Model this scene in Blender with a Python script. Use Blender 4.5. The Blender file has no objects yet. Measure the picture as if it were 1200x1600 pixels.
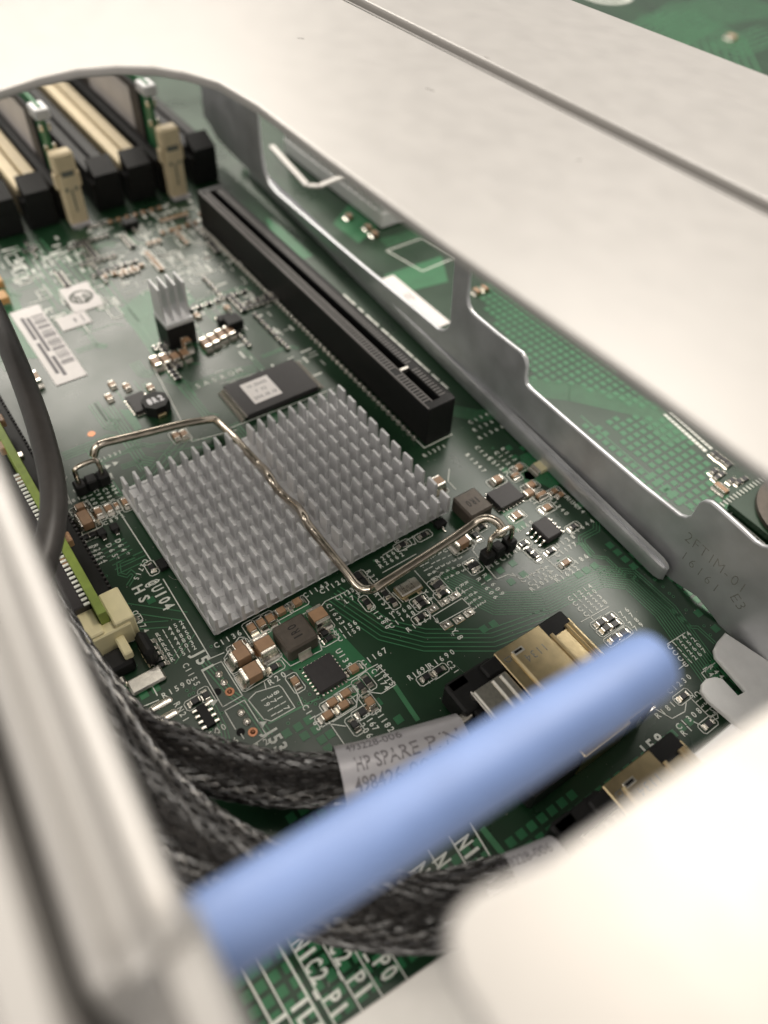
import bpy, bmesh, math, random
from mathutils import Vector, Matrix
from mathutils.geometry import tessellate_polygon
# All dimensions below are in steps of 1.25 mm (S turns them into centimetres), in board coordinates: X runs along the riser slot towards the
# rear panel, Y across it, Z up from the board. One Blender unit is one centimetre.
S = 0.125
R = math.radians
random.seed(7)
sc = bpy.context.scene
sc.unit_settings.scale_length = 0.01

# ------------------------------------------------------------------ camera, world, lamps, exposure
cam = bpy.data.cameras.new('camera'); cam_ob = bpy.data.objects.new('camera', cam)
sc.collection.objects.link(cam_ob); sc.camera = cam_ob
cam.sensor_fit = 'VERTICAL'; cam.sensor_height = 36.0; cam.sensor_width = 27.0
cam.lens = 27.777
cam.clip_start = 0.05; cam.clip_end = 2000
rx = Vector((0.57493747, 0.81729350, 0.03844585)); ry = Vector((0.63668353, -0.41738349, -0.64840196)); rz = Vector((-0.51388810, 0.39726842, -0.76032678))
M = Matrix((rx, -ry, -rz)).transposed().to_4x4(); M.translation = Vector((77.0592, -68.1375, 101.0079)) * S
cam_ob.matrix_world = M
cam.dof.use_dof = True; cam.dof.focus_distance = 116 * S; cam.dof.aperture_fstop = 0.02778 / (2 * .98 * S)

w = bpy.data.worlds.new('World'); sc.world = w; w.use_nodes = True
bg = w.node_tree.nodes['Background']; bg.inputs[0].default_value = (1.0, 0.94, 0.87, 1); bg.inputs[1].default_value = 0.52

def lamp(name, loc, target, sx, sy, power, col):
    l = bpy.data.lights.new(name, 'AREA'); l.shape = 'RECTANGLE'; l.size = sx * S; l.size_y = sy * S
    l.energy = power; l.color = col
    o = bpy.data.objects.new(name, l); sc.collection.objects.link(o); o.location = Vector(loc) * S
    o.rotation_euler = (Vector(target) - Vector(loc)).to_track_quat('-Z', 'Y').to_euler(); return o
# ceiling panel whose reflection burns out on the near sheet, and a second ceiling panel further along the room
lamp('ceiling_panel', (92, 560, 1160), (70, -30, 50), 300, 300, 80000, (1, .90, .77))
lamp('ceiling_panel_far', (-1270, 170, 1010), (-60, -40, 0), 1000, 480, 215000, (1, .94, .85))
lamp('ceiling_panel_overhead', (-330, 110, 1100), (30, -40, 0), 380, 380, 20000, (1, .93, .83))
lamp('fill_lamp_behind', (900, -420, 900), (20, -20, 0), 700, 500, 60000, (1, .94, .86))  # added fill over the camera's shoulder, brightens sheet edges and pin fronts
lamp('fill_lamp_left', (150, -900, 800), (0, 10, 0), 700, 500, 66000, (1, .94, .86))  # added fill from the left, brightens the wall face and finned block
lamp('ceiling_panel_right', (-430, 700, 1080), (20, 0, 0), 480, 420, 98000, (1, .95, .88))
sc.view_settings.view_transform = 'Standard'; sc.view_settings.look = 'None'
sc.view_settings.exposure = 0.2; sc.view_settings.gamma = 1.0

# ------------------------------------------------------------------ materials
def mat(name, col, rough=.5, metal=0., noise=0., nscale=3., bump=0., bscale=20., coat=0., spec=.5, stretch=None, rvar=0.):
    m = bpy.data.materials.new(name); m.use_nodes = True; nt = m.node_tree; b = nt.nodes['Principled BSDF']
    b.inputs['Base Color'].default_value = (*col, 1); b.inputs['Roughness'].default_value = rough
    b.inputs['Metallic'].default_value = metal; b.inputs['Coat Weight'].default_value = coat
    b.inputs['Specular IOR Level'].default_value = spec
    tc = nt.nodes.new('ShaderNodeTexCoord'); src = tc.outputs['Object']
    if stretch:
        mp = nt.nodes.new('ShaderNodeMapping'); mp.inputs['Scale'].default_value = stretch
        nt.links.new(src, mp.inputs[0]); src = mp.outputs[0]
    if noise or rvar:
        n = nt.nodes.new('ShaderNodeTexNoise'); n.inputs['Scale'].default_value = nscale; n.inputs['Detail'].default_value = 5
        nt.links.new(src, n.inputs['Vector'])
    if noise:
        r = nt.nodes.new('ShaderNodeMapRange'); r.inputs[1].default_value = .3; r.inputs[2].default_value = .7
        r.inputs[3].default_value = 1 - noise; r.inputs[4].default_value = 1 + noise
        nt.links.new(n.outputs['Fac'], r.inputs[0])
        mx = nt.nodes.new('ShaderNodeVectorMath'); mx.operation = 'SCALE'; mx.inputs[0].default_value = col
        nt.links.new(r.outputs[0], mx.inputs['Scale']); nt.links.new(mx.outputs[0], b.inputs['Base Color'])
    if rvar:
        r2 = nt.nodes.new('ShaderNodeMapRange'); r2.inputs[1].default_value = .3; r2.inputs[2].default_value = .7
        r2.inputs[3].default_value = max(.03, rough - rvar); r2.inputs[4].default_value = rough + rvar
        nt.links.new(n.outputs['Fac'], r2.inputs[0]); nt.links.new(r2.outputs[0], b.inputs['Roughness'])
    if bump:
        n2 = nt.nodes.new('ShaderNodeTexNoise'); n2.inputs['Scale'].default_value = bscale; n2.inputs['Detail'].default_value = 4
        nt.links.new(src, n2.inputs['Vector'])
        bp_ = nt.nodes.new('ShaderNodeBump'); bp_.inputs['Strength'].default_value = bump; bp_.inputs['Distance'].default_value = .01
        nt.links.new(n2.outputs['Fac'], bp_.inputs['Height']); nt.links.new(bp_.outputs[0], b.inputs['Normal'])
    return m
MT = dict(
    mask=mat('solder_mask', (.010, .038, .016), .31, 0, .25, .6, .05, 30, 0, .5, None, .06),
    copper=mat('masked_copper', (.024, .145, .057), .36, 0, .12, 2, .04, 40),
    trace=mat('masked_trace', (.05, .19, .085), .36, 0, .15, 2),
    silk=mat('silkscreen_ink', (.74, .76, .70), .55, 0, .10, 8),
    solder=mat('solder', (.80, .76, .68), .22, 1, .12, 14, .3, 25),
    tin=mat('tinned_terminal', (.72, .69, .63), .3, 1, .12, 14, .2, 40),
    gold=mat('gold_plate', (.62, .50, .30), .3, 1, .12, 5, .1, 60),
    ceramic=mat('tan_ceramic', (.36, .215, .12), .42, 0, .10, 8, .1, 40),
    plastic=mat('black_plastic', (.008, .008, .008), .5, 0, .2, 6, .15, 60, 0, .3),
    chip=mat('chip_epoxy', (.026, .023, .024), .5, 0, .12, 10, .25, 120),
    resistor=mat('resistor_top', (.018, .018, .019), .4, 0),
    ferrite=mat('inductor_body', (.085, .070, .056), .45, .3, .14, 8, .2, 90),
    ferrite_ink=mat('inductor_ink', (.012, .010, .009), .6),
    alum=mat('extruded_aluminium', (.64, .64, .645), .5, .45, .05, 6, .12, 40, 0, .5, (1, 6, 6)),
    wire=mat('sprung_wire', (.62, .55, .46), .20, 1, .16, 6, .15, 40, 0, .5, None, .06),
    steel=mat('galvanised_sheet', (.365, .352, .338), .40, .5, .015, 2.2, .035, 14, 0, .5, (1, 1.3, 1), .022),
    wallsteel=mat('galvanised_wall', (.60, .61, .63), .42, .72, .10, 1.6, .10, 24, 0, .5, (1, 1, 1), .07),
    blue=mat('blue_plastic', (.18, .265, .51), .45, 0, .06, 2, .25, 30),
    cream=mat('cream_nylon', (.74, .67, .42), .45, 0, .05, 4),
    beige=mat('beige_nylon', (.66, .55, .36), .5, 0, .06, 4),
    cardgreen=mat('card_edge_laminate', (.20, .27, .05), .5, 0, .12, 6),
    label=mat('label_paper', (.80, .76, .74), .5, 0, .03, 6),
    ink=mat('label_ink', (.16, .15, .16), .6),
    sleeve=mat('grey_label_film', (.42, .41, .43), .28, .15, .08, 2, .5, 5),
    logo=mat('logo_ink', (.13, .14, .12), .6),
    braid=mat('braid_filament', (.013, .0115, .0105), .22, 0, .6, 5, .3, 60, 0, 1.),
    rubber=mat('cable_jacket', (.030, .027, .025), .45, 0, .15, 6, .15, 50),
    hole=mat('drilled_hole', (.003, .003, .003), .8),
    copper_bare=mat('bare_copper', (.36, .17, .10), .4, 1, .1, 20),
    orange=mat('tantalum_body', (.55, .30, .10), .5, 0, .1, 8),
    palemetal=mat('lightened_metal', (.84, .84, .83), .5, .1, .04, 4, .1, 20),  # colour raised to replace light missing on finned block and foot flange
    palesteel=mat('lightened_steel', (.62, .60, .57), .5, .1, .03, 2, .05, 20),  # steel lightened to make up for the shade on the low flange
    scratch=mat('scratch_mark', (.20, .19, .18), .6),
    dust=mat('dust', (.42, .40, .36), .9),
    ribgrey=mat('slot_rib_plastic', (.13, .12, .115), .4),
    stamp=mat('stamp_shade', (.30, .295, .28), .4, .6, .5, 30),  # dark tone stands for the shade of stamped relief
)

# ------------------------------------------------------------------ builders
def link(o, parent=None):
    sc.collection.objects.link(o)
    if parent is not None: o.parent = parent
    return o
def tag(o, label=None, cat=None, group=None, kind=None):
    if label: o['label'] = label
    if cat: o['category'] = cat
    if group: o['group'] = group
    if kind: o['kind'] = kind
    return o
def empty(name, label, cat, loc=(0, 0, 0), rot=0., group=None):
    o = bpy.data.objects.new(name, None); o.empty_display_size = .05
    o.location = Vector(loc) * S; o.rotation_euler = (0, 0, rot); link(o); return tag(o, label, cat, group)

class B:
    """collects shapes in board steps and links them as one mesh object"""
    def __init__(s): s.v = []; s.f = []
    def add(s, vs, fs):
        n = len(s.v); s.v += [tuple(v) for v in vs]; s.f += [tuple(i + n for i in f) for f in fs]; return s
    def box(s, c, d, bev=0., rot=0.):
        x, y, z = d[0] / 2, d[1] / 2, d[2] / 2; b = min(bev, x * .9, y * .9, z * .9)
        if b <= 0:
            vs = [(sx * x, sy * y, sz * z) for sx in (-1, 1) for sy in (-1, 1) for sz in (-1, 1)]
            fs = [(0, 1, 3, 2), (4, 6, 7, 5), (0, 4, 5, 1), (2, 3, 7, 6), (0, 2, 6, 4), (1, 5, 7, 3)]
        else:
            vs = []; idx = {}
            for sx in (-1, 1):
                for sy in (-1, 1):
                    for sz in (-1, 1):
                        for k in range(3):
                            p = [sx * (x - b), sy * (y - b), sz * (z - b)]; p[k] = (sx * x, sy * y, sz * z)[k]
                            idx[sx, sy, sz, k] = len(vs); vs.append(tuple(p))
            fs = []
            g = lambda a, b_, c_, k: idx[a, b_, c_, k]
            for q in (-1, 1):
                f0 = [g(q, -1, -1, 0), g(q, 1, -1, 0), g(q, 1, 1, 0), g(q, -1, 1, 0)]; fs.append(f0 if q > 0 else f0[::-1])
                f1 = [g(-1, q, -1, 1), g(-1, q, 1, 1), g(1, q, 1, 1), g(1, q, -1, 1)]; fs.append(f1 if q > 0 else f1[::-1])
                f2 = [g(-1, -1, q, 2), g(1, -1, q, 2), g(1, 1, q, 2), g(-1, 1, q, 2)]; fs.append(f2 if q > 0 else f2[::-1])
            for a in (-1, 1):
                for c_ in (-1, 1):
                    e = [g(-1, a, c_, 1), g(1, a, c_, 1), g(1, a, c_, 2), g(-1, a, c_, 2)]; fs.append(e if a * c_ > 0 else e[::-1])
                    e = [g(a, -1, c_, 2), g(a, 1, c_, 2), g(a, 1, c_, 0), g(a, -1, c_, 0)]; fs.append(e if a * c_ < 0 else e[::-1])
                    e = [g(a, c_, -1, 0), g(a, c_, 1, 0), g(a, c_, 1, 1), g(a, c_, -1, 1)]; fs.append(e if a * c_ < 0 else e[::-1])
                    for d_ in (-1, 1):
                        t = [g(a, c_, d_, 0), g(a, c_, d_, 1), g(a, c_, d_, 2)]; fs.append(t if a * c_ * d_ > 0 else t[::-1])
        cr, sr = math.cos(rot), math.sin(rot)
        return s.add([(c[0] + cr * v[0] - sr * v[1], c[1] + sr * v[0] + cr * v[1], c[2] + v[2]) for v in vs], fs)
    def prism(s, pts, z0, z1, xf=None):
        n = len(pts); area = sum(pts[i][0] * pts[(i + 1) % n][1] - pts[(i + 1) % n][0] * pts[i][1] for i in range(n))
        if area < 0: pts = pts[::-1]
        vs = [(p[0], p[1], z0) for p in pts] + [(p[0], p[1], z1) for p in pts]
        tr = tessellate_polygon([[Vector((p[0], p[1], 0)) for p in pts]])
        fs = []
        for t in tr:
            a, b_, c_ = [Vector(pts[i]) for i in t]
            if (b_ - a).cross(c_ - a) < 0: t = t[::-1]
            fs.append(tuple(i + n for i in t)); fs.append(tuple(t[::-1]))
        fs += [(i, (i + 1) % n, n + (i + 1) % n, n + i) for i in range(n)]
        if xf: vs = [xf(v) for v in vs]
        return s.add(vs, fs)
    def flat(s, pts, z):
        return s.add([(p[0], p[1], z) for p in pts], [tuple(range(len(pts)))])
    def line(s, pts, wd, z, h=0., closed=False):
        pts = [Vector(p[:2]) for p in pts]
        if closed: pts = pts + [pts[0]]
        for a, b_ in zip(pts, pts[1:]):
            d = (b_ - a)
            if d.length < 1e-6: continue
            d.normalize(); n = Vector((-d.y, d.x)) * wd / 2; a2 = a - d * wd * .3; b2 = b_ + d * wd * .3
            if h: s.box(((a2.x + b2.x) / 2, (a2.y + b2.y) / 2, z + h / 2), ((b2 - a2).length, wd, h), 0, math.atan2(d.y, d.x))
            else: s.flat([a2 - n, b2 - n, b2 + n, a2 + n], z)
        return s
    def cyl(s, p0, p1, r, n=12, r2=None):
        return s.tube([p0, p1], [r, r if r2 is None else r2], n)
    def tube(s, path, r, n=10, cap=True, flat=1., up=None):
        path = [Vector(p) for p in path]; k = len(path)
        rs = r if isinstance(r, (list, tuple)) else [r] * k
        vs = []; nrm = None
        for i, p in enumerate(path):
            t = (path[min(i + 1, k - 1)] - path[max(i - 1, 0)]).normalized()
            if nrm is None:
                u0 = Vector(up) if up else (Vector((0, 0, 1)) if abs(t.z) < .9 else Vector((1, 0, 0)))
                nrm = (u0 - t * u0.dot(t)).normalized()
            else: nrm = (nrm - t * nrm.dot(t)).normalized()
            bn = t.cross(nrm)
            for j in range(n):
                a = 2 * math.pi * j / n; vs.append(tuple(p + (nrm * math.sin(a) * flat + bn * math.cos(a)) * rs[i]))
        fs = [(i * n + j, i * n + (j + 1) % n, (i + 1) * n + (j + 1) % n, (i + 1) * n + j) for i in range(k - 1) for j in range(n)]
        fs = [f[::-1] for f in fs]
        if cap: fs += [tuple(range(n)), tuple(range((k - 1) * n, k * n))[::-1]]
        return s.add(vs, fs)
    def dome(s, c, r, h, n=10, rings=3):
        vs = []; fs = []
        for i in range(rings):
            a = i / rings * math.pi / 2
            for j in range(n):
                t = 2 * math.pi * j / n; vs.append((c[0] + r * math.cos(a) * math.cos(t), c[1] + r * math.cos(a) * math.sin(t), c[2] + h * math.sin(a)))
        vs.append((c[0], c[1], c[2] + h)); top = len(vs) - 1
        for i in range(rings - 1):
            for j in range(n): fs.append((i * n + j, i * n + (j + 1) % n, (i + 1) * n + (j + 1) % n, (i + 1) * n + j))
        fs += [((rings - 1) * n + j, (rings - 1) * n + (j + 1) % n, top) for j in range(n)]
        return s.add(vs, fs)
    def mesh(s, name, m, smooth=True):
        me = bpy.data.meshes.new(name)
        me.from_pydata([(v[0] * S, v[1] * S, v[2] * S) for v in s.v], [], s.f); me.materials.append(MT[m]); me.update()
        if smooth:
            me.shade_smooth(); me.set_sharp_from_angle(angle=R(35))
        return me
    def obj(s, name, m, parent=None, loc=None, smooth=True):
        o = bpy.data.objects.new(name, s.mesh(name, m, smooth)); link(o, parent)
        if loc is not None: o.location = Vector(loc) * S
        return o
def inst(name, me, parent, loc, rot=0.):
    o = bpy.data.objects.new(name, me); link(o, parent); o.location = Vector(loc) * S; o.rotation_euler = (0, 0, rot); return o

def spline(pts, n=12):
    pts = [Vector(p) for p in pts]; q = [pts[0] * 2 - pts[1]] + pts + [pts[-1] * 2 - pts[-2]]; out = []
    for i in range(1, len(q) - 2):
        a, b, c, d = q[i - 1:i + 3]
        for k in range(n):
            t = k / n; out.append(.5 * ((2 * b) + (c - a) * t + (2 * a - 5 * b + 4 * c - d) * t * t + (3 * b - a - 3 * c + d) * t ** 3))
    return out + [pts[-1]]

TXT = {}
def glyphs(text, bold=0.):
    """outline text as (verts, faces, width, height); verts are centred across, with the baseline at 0 and caps 1 high"""
    if (text, bold) in TXT: return TXT[text, bold]
    cu = bpy.data.curves.new('text', 'FONT'); cu.body = text; cu.size = 1; cu.resolution_u = 2; cu.offset = bold
    o = bpy.data.objects.new('text', cu); sc.collection.objects.link(o)
    me = bpy.data.meshes.new_from_object(o); vs = [tuple(v.co[:2]) for v in me.vertices]; fs = [tuple(p.vertices) for p in me.polygons]
    bpy.data.objects.remove(o); bpy.data.curves.remove(cu); bpy.data.meshes.remove(me)
    if not vs: vs = [(0, 0)]
    x0, x1 = min(v[0] for v in vs), max(v[0] for v in vs)
    vs = [((v[0] - (x0 + x1) / 2) / CAPH, v[1] / CAPH) for v in vs]
    TXT[text, bold] = (vs, fs, max((x1 - x0) / CAPH, .05), 1.); return TXT[text, bold]
CAPH = 1.
_h = glyphs('H'); CAPH = max(v[1] for v in _h[0]); TXT.clear()
def put_text(b, text, p0, p1, h, z, snap=True, bold=0.012):
    """evenly pitched letters from p0 to p1 (centres of the first and the last character)"""
    d = Vector(p1[:2]) - Vector(p0[:2]); L = d.length; a = math.atan2(d.y, d.x); n = len(text)
    if snap:
        q = round(a / (math.pi / 2)) * math.pi / 2
        if abs(a - q) < .42: a = q
    c = (Vector(p0[:2]) + Vector(p1[:2])) / 2; ca, sa = math.cos(a), math.sin(a); pitch = L / (n - 1) if n > 1 else h
    for i, chx in enumerate(text):
        if chx == ' ': continue
        vs, fs, wd, ht = glyphs(chx, bold); s = min(h * .92, pitch * .74 / wd) if wd > .3 else h * .92; off = (i - (n - 1) / 2) * pitch
        b.add([(c.x + ca * (off + v[0] * s) - sa * (v[1] - .5) * h, c.y + sa * (off + v[0] * s) + ca * (v[1] - .5) * h, z) for v in vs], fs)
# ------------------------------------------------------------------ setting: the circuit board
def inside(p, poly):
    c = False; j = len(poly) - 1
    for i in range(len(poly)):
        a, b = poly[i], poly[j]
        if (a[1] > p[1]) != (b[1] > p[1]) and p[0] < (b[0] - a[0]) * (p[1] - a[1]) / (b[1] - a[1]) + a[0]: c = not c
        j = i
    return c
board = B().box((-116, 75, -.8), (366, 420, 1.6), .05).obj('circuit_board', 'mask')
tag(board, 'glossy dark green circuit board under all the parts', 'circuit board', None, 'structure')

CAMP = Vector((77, -68, 101))
squares = []
def field(poly, pitch=1.75, ph=(0, 0), rows=None):
    x0, x1 = min(p[0] for p in poly), max(p[0] for p in poly); y0, y1 = min(p[1] for p in poly), max(p[1] for p in poly)
    x = math.ceil((x0 - ph[0]) / pitch) * pitch + ph[0]
    while x <= x1:
        y = math.ceil((y0 - ph[1]) / pitch) * pitch + ph[1]
        while y <= y1:
            if inside((x, y), poly): squares.append((x, y))
            y += pitch
        x += pitch
field([(-33.79, 38.69), (-35.24, 46.86), (17.38, 45.07), (15.34, 41.89), (3.61, 35.33), (-3.44, 29.31), (-12.89, 32.17)])
field([(12.15, 32.93), (14.24, 36.85), (19.21, 43.92), (35.00, 39.70), (41.41, 34.40), (38.33, 29.70), (35.49, 28.02)])
field([(10.84, 28.28), (12.75, 30.61), (35.22, 28.67), (34.76, 25.57)], 1.75, (0, .6))
field([(55.64, -71.46), (55.78, -60.13), (57.29, -53.16), (66.07, -47.57), (66.20, -62.46), (65.23, -69.73)])
field([(57.85, -46.09), (57.75, -35.48), (63.05, -35.25), (62.19, -43.59)])
field([(61.01, -33.49), (62.95, -1.41), (64.99, -1.79), (63.60, -33.12)], 1.75, (.5, 0))
field([(42.15, -54.33), (46.32, -44.29), (51.88, -49.53), (48.78, -54.06)])
field([(40.09, -67.38), (40.07, -66.09), (45.66, -65.09), (46.29, -66.68)])
field([(15.96, -65.83), (14.61, -62.90), (18.04, -60.13), (19.05, -62.97)], 1.75, (.3, .6))
field([(59.06, 6.35), (59.45, 9.78), (65.57, 8.64), (65.18, 6.27)])
field([(25.62, -11.63), (27.52, -1.77), (34.13, -2.20), (33.16, -8.08)], 2.6, (.4, .9))
for q in [(33.54, 14.45), (35.09, 11.64), (36.84, 11.63), (38.56, 11.63), (40.31, 11.71), (38.58, 13.55), (40.29, 13.54), (41.97, 13.52), (38.52, 15.14), (40.23, 15.11), (41.93, 15.08),
          (43.71, 15.23), (45.36, 15.20), (47.10, 15.34), (48.78, 15.21), (50.42, 15.27), (52.17, 15.31), (53.76, 15.37), (55.43, 15.15), (52.21, 13.46), (55.55, 13.49),
          (36.70, 6.48), (36.59, 4.71), (36.55, 3.04), (30.97, -41.64), (33.80, -47.21), (33.70, -45.52), (35.39, -47.16), (35.43, -45.47), (37.15, -45.53), (38.70, -45.50), (37.09, -44.16), (33.72, -48.97),
          (40.55, -35.23), (36.88, -36.21), (35.92, -16.11), (36.03, -14.31), (3.80, -55.02), (32.10, 29.06), (8.74, 12.49), (11.23, 11.85), (10.21, 14.77), (12.70, 8.29), (20.63, 14.82), (23.53, 15.12), (25.39, 14.99),
          (52.68, -44.28), (49.32, -47.80), (25.98, 13.50)]:
    squares.append(q)
squares.sort(key=lambda q: (Vector((q[0], q[1], 0)) - CAMP).length)
sq = B().box((0, 0, .02), (1.18, 1.18, .05), .015).mesh('copper_square', 'copper', False)
for q in squares[:295]: inst('copper_square', sq, board, (q[0], q[1], 0))
b = B()
for q in squares[295:]: b.box((q[0], q[1], .02), (1.18, 1.18, .05))
tag(b.obj('far_copper_squares', 'copper', board, smooth=False), kind='stuff')

# copper pours under the mask and the traces
b = B()
for poly in ([(16.96, -45.08), (16.32, -36.21), (19.61, -34.82), (32.94, -33.47), (34.05, -36.88), (35.02, -41.38), (31.32, -42.17), (27.69, -43.10), (25.62, -43.44), (24.98, -46.22)],
             [(11.31, 12.86), (11.60, 15.71), (19.62, 16.08), (20.99, 12.33), (18.63, 11.47), (16.10, 9.83)], [(14.56, 10.29), (15.33, 12.34), (17.09, 11.35), (17.60, 8.78)],
             [(19.68, 1.25), (20.16, 3.28), (24.53, 3.01), (24.45, 0.38)], [(-67.46, -30.08), (-71.07, -22.72), (-71.31, -14.33), (-62.11, -15.02), (-55.85, -26.03), (-49.74, -29.94)],
             [(-84.19, 14.73), (-78.35, 15.81), (-63.67, 15.72), (-63.69, 13.15), (-76.30, 11.99)], [(-90.56, -47.29), (-81.53, -46.18), (-60.88, -49.38), (-62.85, -52.48), (-81.38, -50.24)],
             [(-38.61, -42.15), (-37.41, -40.29), (-31.89, -40.59), (-31.58, -41.96)], [(-48.27, -21.88), (-50.33, -17.25), (-45.88, -18.10), (-44.45, -21.95)],
             [(-48.70, 25.08), (-48.09, 41.11), (-39.03, 35.90), (-40.61, 26.32)], [(-82.94, 41.14), (-70.06, 44.01), (-62.81, 27.61), (-73.21, 27.11)]):
    b.prism(poly, 0, .022)
b.obj('copper_pour', 'copper', board, smooth=False)
b = B()
def bus(pts, n, gap, wd=.15):
    pts = [Vector(p[:2]) for p in pts]
    for k in range(n):
        o = (k - (n - 1) / 2) * gap; q = []
        for i, p in enumerate(pts):
            d1 = (p - pts[i - 1]).normalized() if i else (pts[1] - p).normalized()
            d2 = (pts[i + 1] - p).normalized() if i < len(pts) - 1 else d1
            nn = Vector((-(d1 + d2).y, (d1 + d2).x)); nn = nn.normalized() / max(.5, nn.length / 2)
            q.append(p + nn * o)
        b.line(q, wd, .0, .024)
bus([(24.64, -15.39), (33.41, -11.57), (37.38, -5.19), (38.50, 5.53), (41.80, 9.38), (49.12, 9.46), (61.62, 6.41)], 10, .45, .13)
bus([(18.22, -31.63), (27.67, -28.64), (32.49, -24.61), (38.12, -16.21), (40.26, -6.53)], 6, .75)
bus([(31.65, 8.12), (35.22, 7.52), (36.63, 9.18), (40.90, 9.16), (42.29, 10.34), (43.01, 10.30), (53.31, 10.53), (53.86, 11.36), (57.21, 11.33)], 2, .42)
bus([(30.21, 13.43), (31.51, 12.12), (31.33, 8.86), (32.12, 8.10), (34.88, 7.71)], 3, .5)
bus([(-2.52, 26.45), (3.41, 32.91), (15.68, 42.42), (24.75, 40.32)], 11, .5, .2)
bus([(9.74, 29.85), (23.63, 29.49), (38.02, 29.23)], 1, .4, .22)
bus([(-5.25, -53.73), (-5.44, -56.31), (-3.37, -56.98), (-2.43, -56.23), (-2.85, -55.31), (-1.95, -55.07), (-0.63, -56.79)], 2, .5)
bus([(-4.55, -52.21), (-4.55, -57.21)], 3, 1.); bus([(-8.19, -53.53), (-7.96, -57.37)], 4, .9); bus([(1.81, -59.88), (9.27, -51.97)], 2, 1.5); bus([(5.71, -60.73), (9.03, -54.75)], 2, 1.1)
bus([(17.86, -53.15), (24.46, -52.35), (26.88, -51.37), (32.69, -51.15)], 3, .5, .22); bus([(23.07, -55.29), (28.52, -55.67), (30.82, -56.31)], 3, .45)
bus([(31.08, -50.23), (31.74, -42.43)], 1, 1, .3); bus([(36.14, -32.71), (41.98, -33.11)], 1, 1, .7); bus([(58.58, -35.11), (62.97, -34.97)], 1, 1, .8)
bus([(15.33, -56.91), (12.51, -52.52)], 2, .8); bus([(-5.44, 9.52), (-0.75, 13.53), (1.20, 19.86)], 7, .45, .16); bus([(-25.83, -34.90), (-20.19, -43.67), (-17.75, -49.40)], 3, 1.)
bus([(-25.93, -41.06), (-21.26, -30.85)], 2, 2.); bus([(49.22, -53.41), (49.84, -48.15)], 1, 1, .3); bus([(-24.58, -47.63), (-24.23, -44.83), (-21.78, -44.73)], 3, .5)
bus([(-42.28, -30.96), (-37.11, -28.08), (-37.54, -21.72), (-35.58, -15.03)], 4, .6); bus([(-6.98, -39.42), (-2.61, -45.07)], 2, .6)
bus([(-78.76, -28.24), (-48.29, -29.51), (-34.62, -29.31)], 2, 1.6, .3); bus([(-95.60, -31.22), (-69.57, -31.32)], 5, 1.2, .25); bus([(-102.65, -37.58), (-75.94, -37.20)], 6, 1.4, .3); bus([(-57.78, 10.39), (-37.87, 10.83)], 3, 1., .2)
bus([(-59.65, 32.78), (-58.57, 51.24)], 4, 1., .3); bus([(-34.43, 43.33), (-23.45, 47.02)], 3, 1., .3)
for k in range(9): bus([(-136.14, 217.31) , (-109.75, 211.52), (-87.90, 191.76)], 9, 3., .7); break
bus([(-118.07, 183.75), (-130.12, 228.61), (-123.79, 263.23)], 8, 3.2, .8); bus([(-99.28, 205.76), (-102.21, 238.49)], 5, 3, .7)
for k in range(60):
    x, y = random.uniform(-95, -20), random.uniform(-58, -8); L = random.uniform(3, 10); dx = random.random() < .6
    bus([(x, y), (x + (L if dx else 0), y + (0 if dx else L)), (x + (L if dx else 0) + 1.5, y + (0 if dx else L) + 1.5)], random.randint(1, 4), .6, .2)
b.obj('board_trace', 'trace', board, smooth=False)

# plated through holes and vias
b = B(); bh = B()
for x, y in [(21.32, -56.66), (21.29, -57.23), (20.66, -56.24), (20.47, -57.22), (26.21, -54.76), (27.55, -57.09), (26.28, -55.67), (30.52, -43.36), (30.23, -42.55), (31.59, -42.66), (31.04, -44.51), (31.65, -43.95), (32.21, -43.47), (30.84, -45.32), (30.41, -44.75), (31.72, -44.72),
             (35.95, 13.91), (36.86, 14.32), (38.22, 6.25), (38.20, 7.13), (39.18, 7.01), (39.07, 7.99), (39.96, 7.95), (44.07, 12.57), (45.75, 12.64), (47.16, 12.55), (47.92, 12.60), (50.75, 12.33), (54.26, 12.37), (55.87, 11.92), (32.66, 2.24), (33.76, 2.04), (33.01, 4.18), (31.90, 7.28),
             (11.87, 13.14), (11.77, 14.47), (12.89, 14.71), (12.93, 13.58), (12.36, 12.70), (13.46, 12.64), (14.32, 12.80), (17.04, 13.24), (18.28, 13.17), (17.97, 14.69), (18.99, 14.82), (19.17, 13.42), (16.42, 12.58), (18.19, 15.88),
             (24.51, -42.68), (26.47, -42.36), (27.25, -42.30), (27.26, -43.37), (26.37, -42.51), (20.11, -23.33), (16.30, -22.52), (-3.46, 12.61), (32.54, -48.07), (19.32, -41.34), (17.97, -44.36), (16.01, -51.19), (-3.91, -59.55), (-4.16, -58.83), (12.89, -61.47), (7.14, 10.02), (20.08, 8.49)]:
    b.cyl((x, y, 0), (x, y, .03), .24, 10); bh.cyl((x, y, .0), (x, y, .036), .13, 8)
b.obj('via_ring', 'trace', board); bh.obj('via_hole', 'hole', board)

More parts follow.
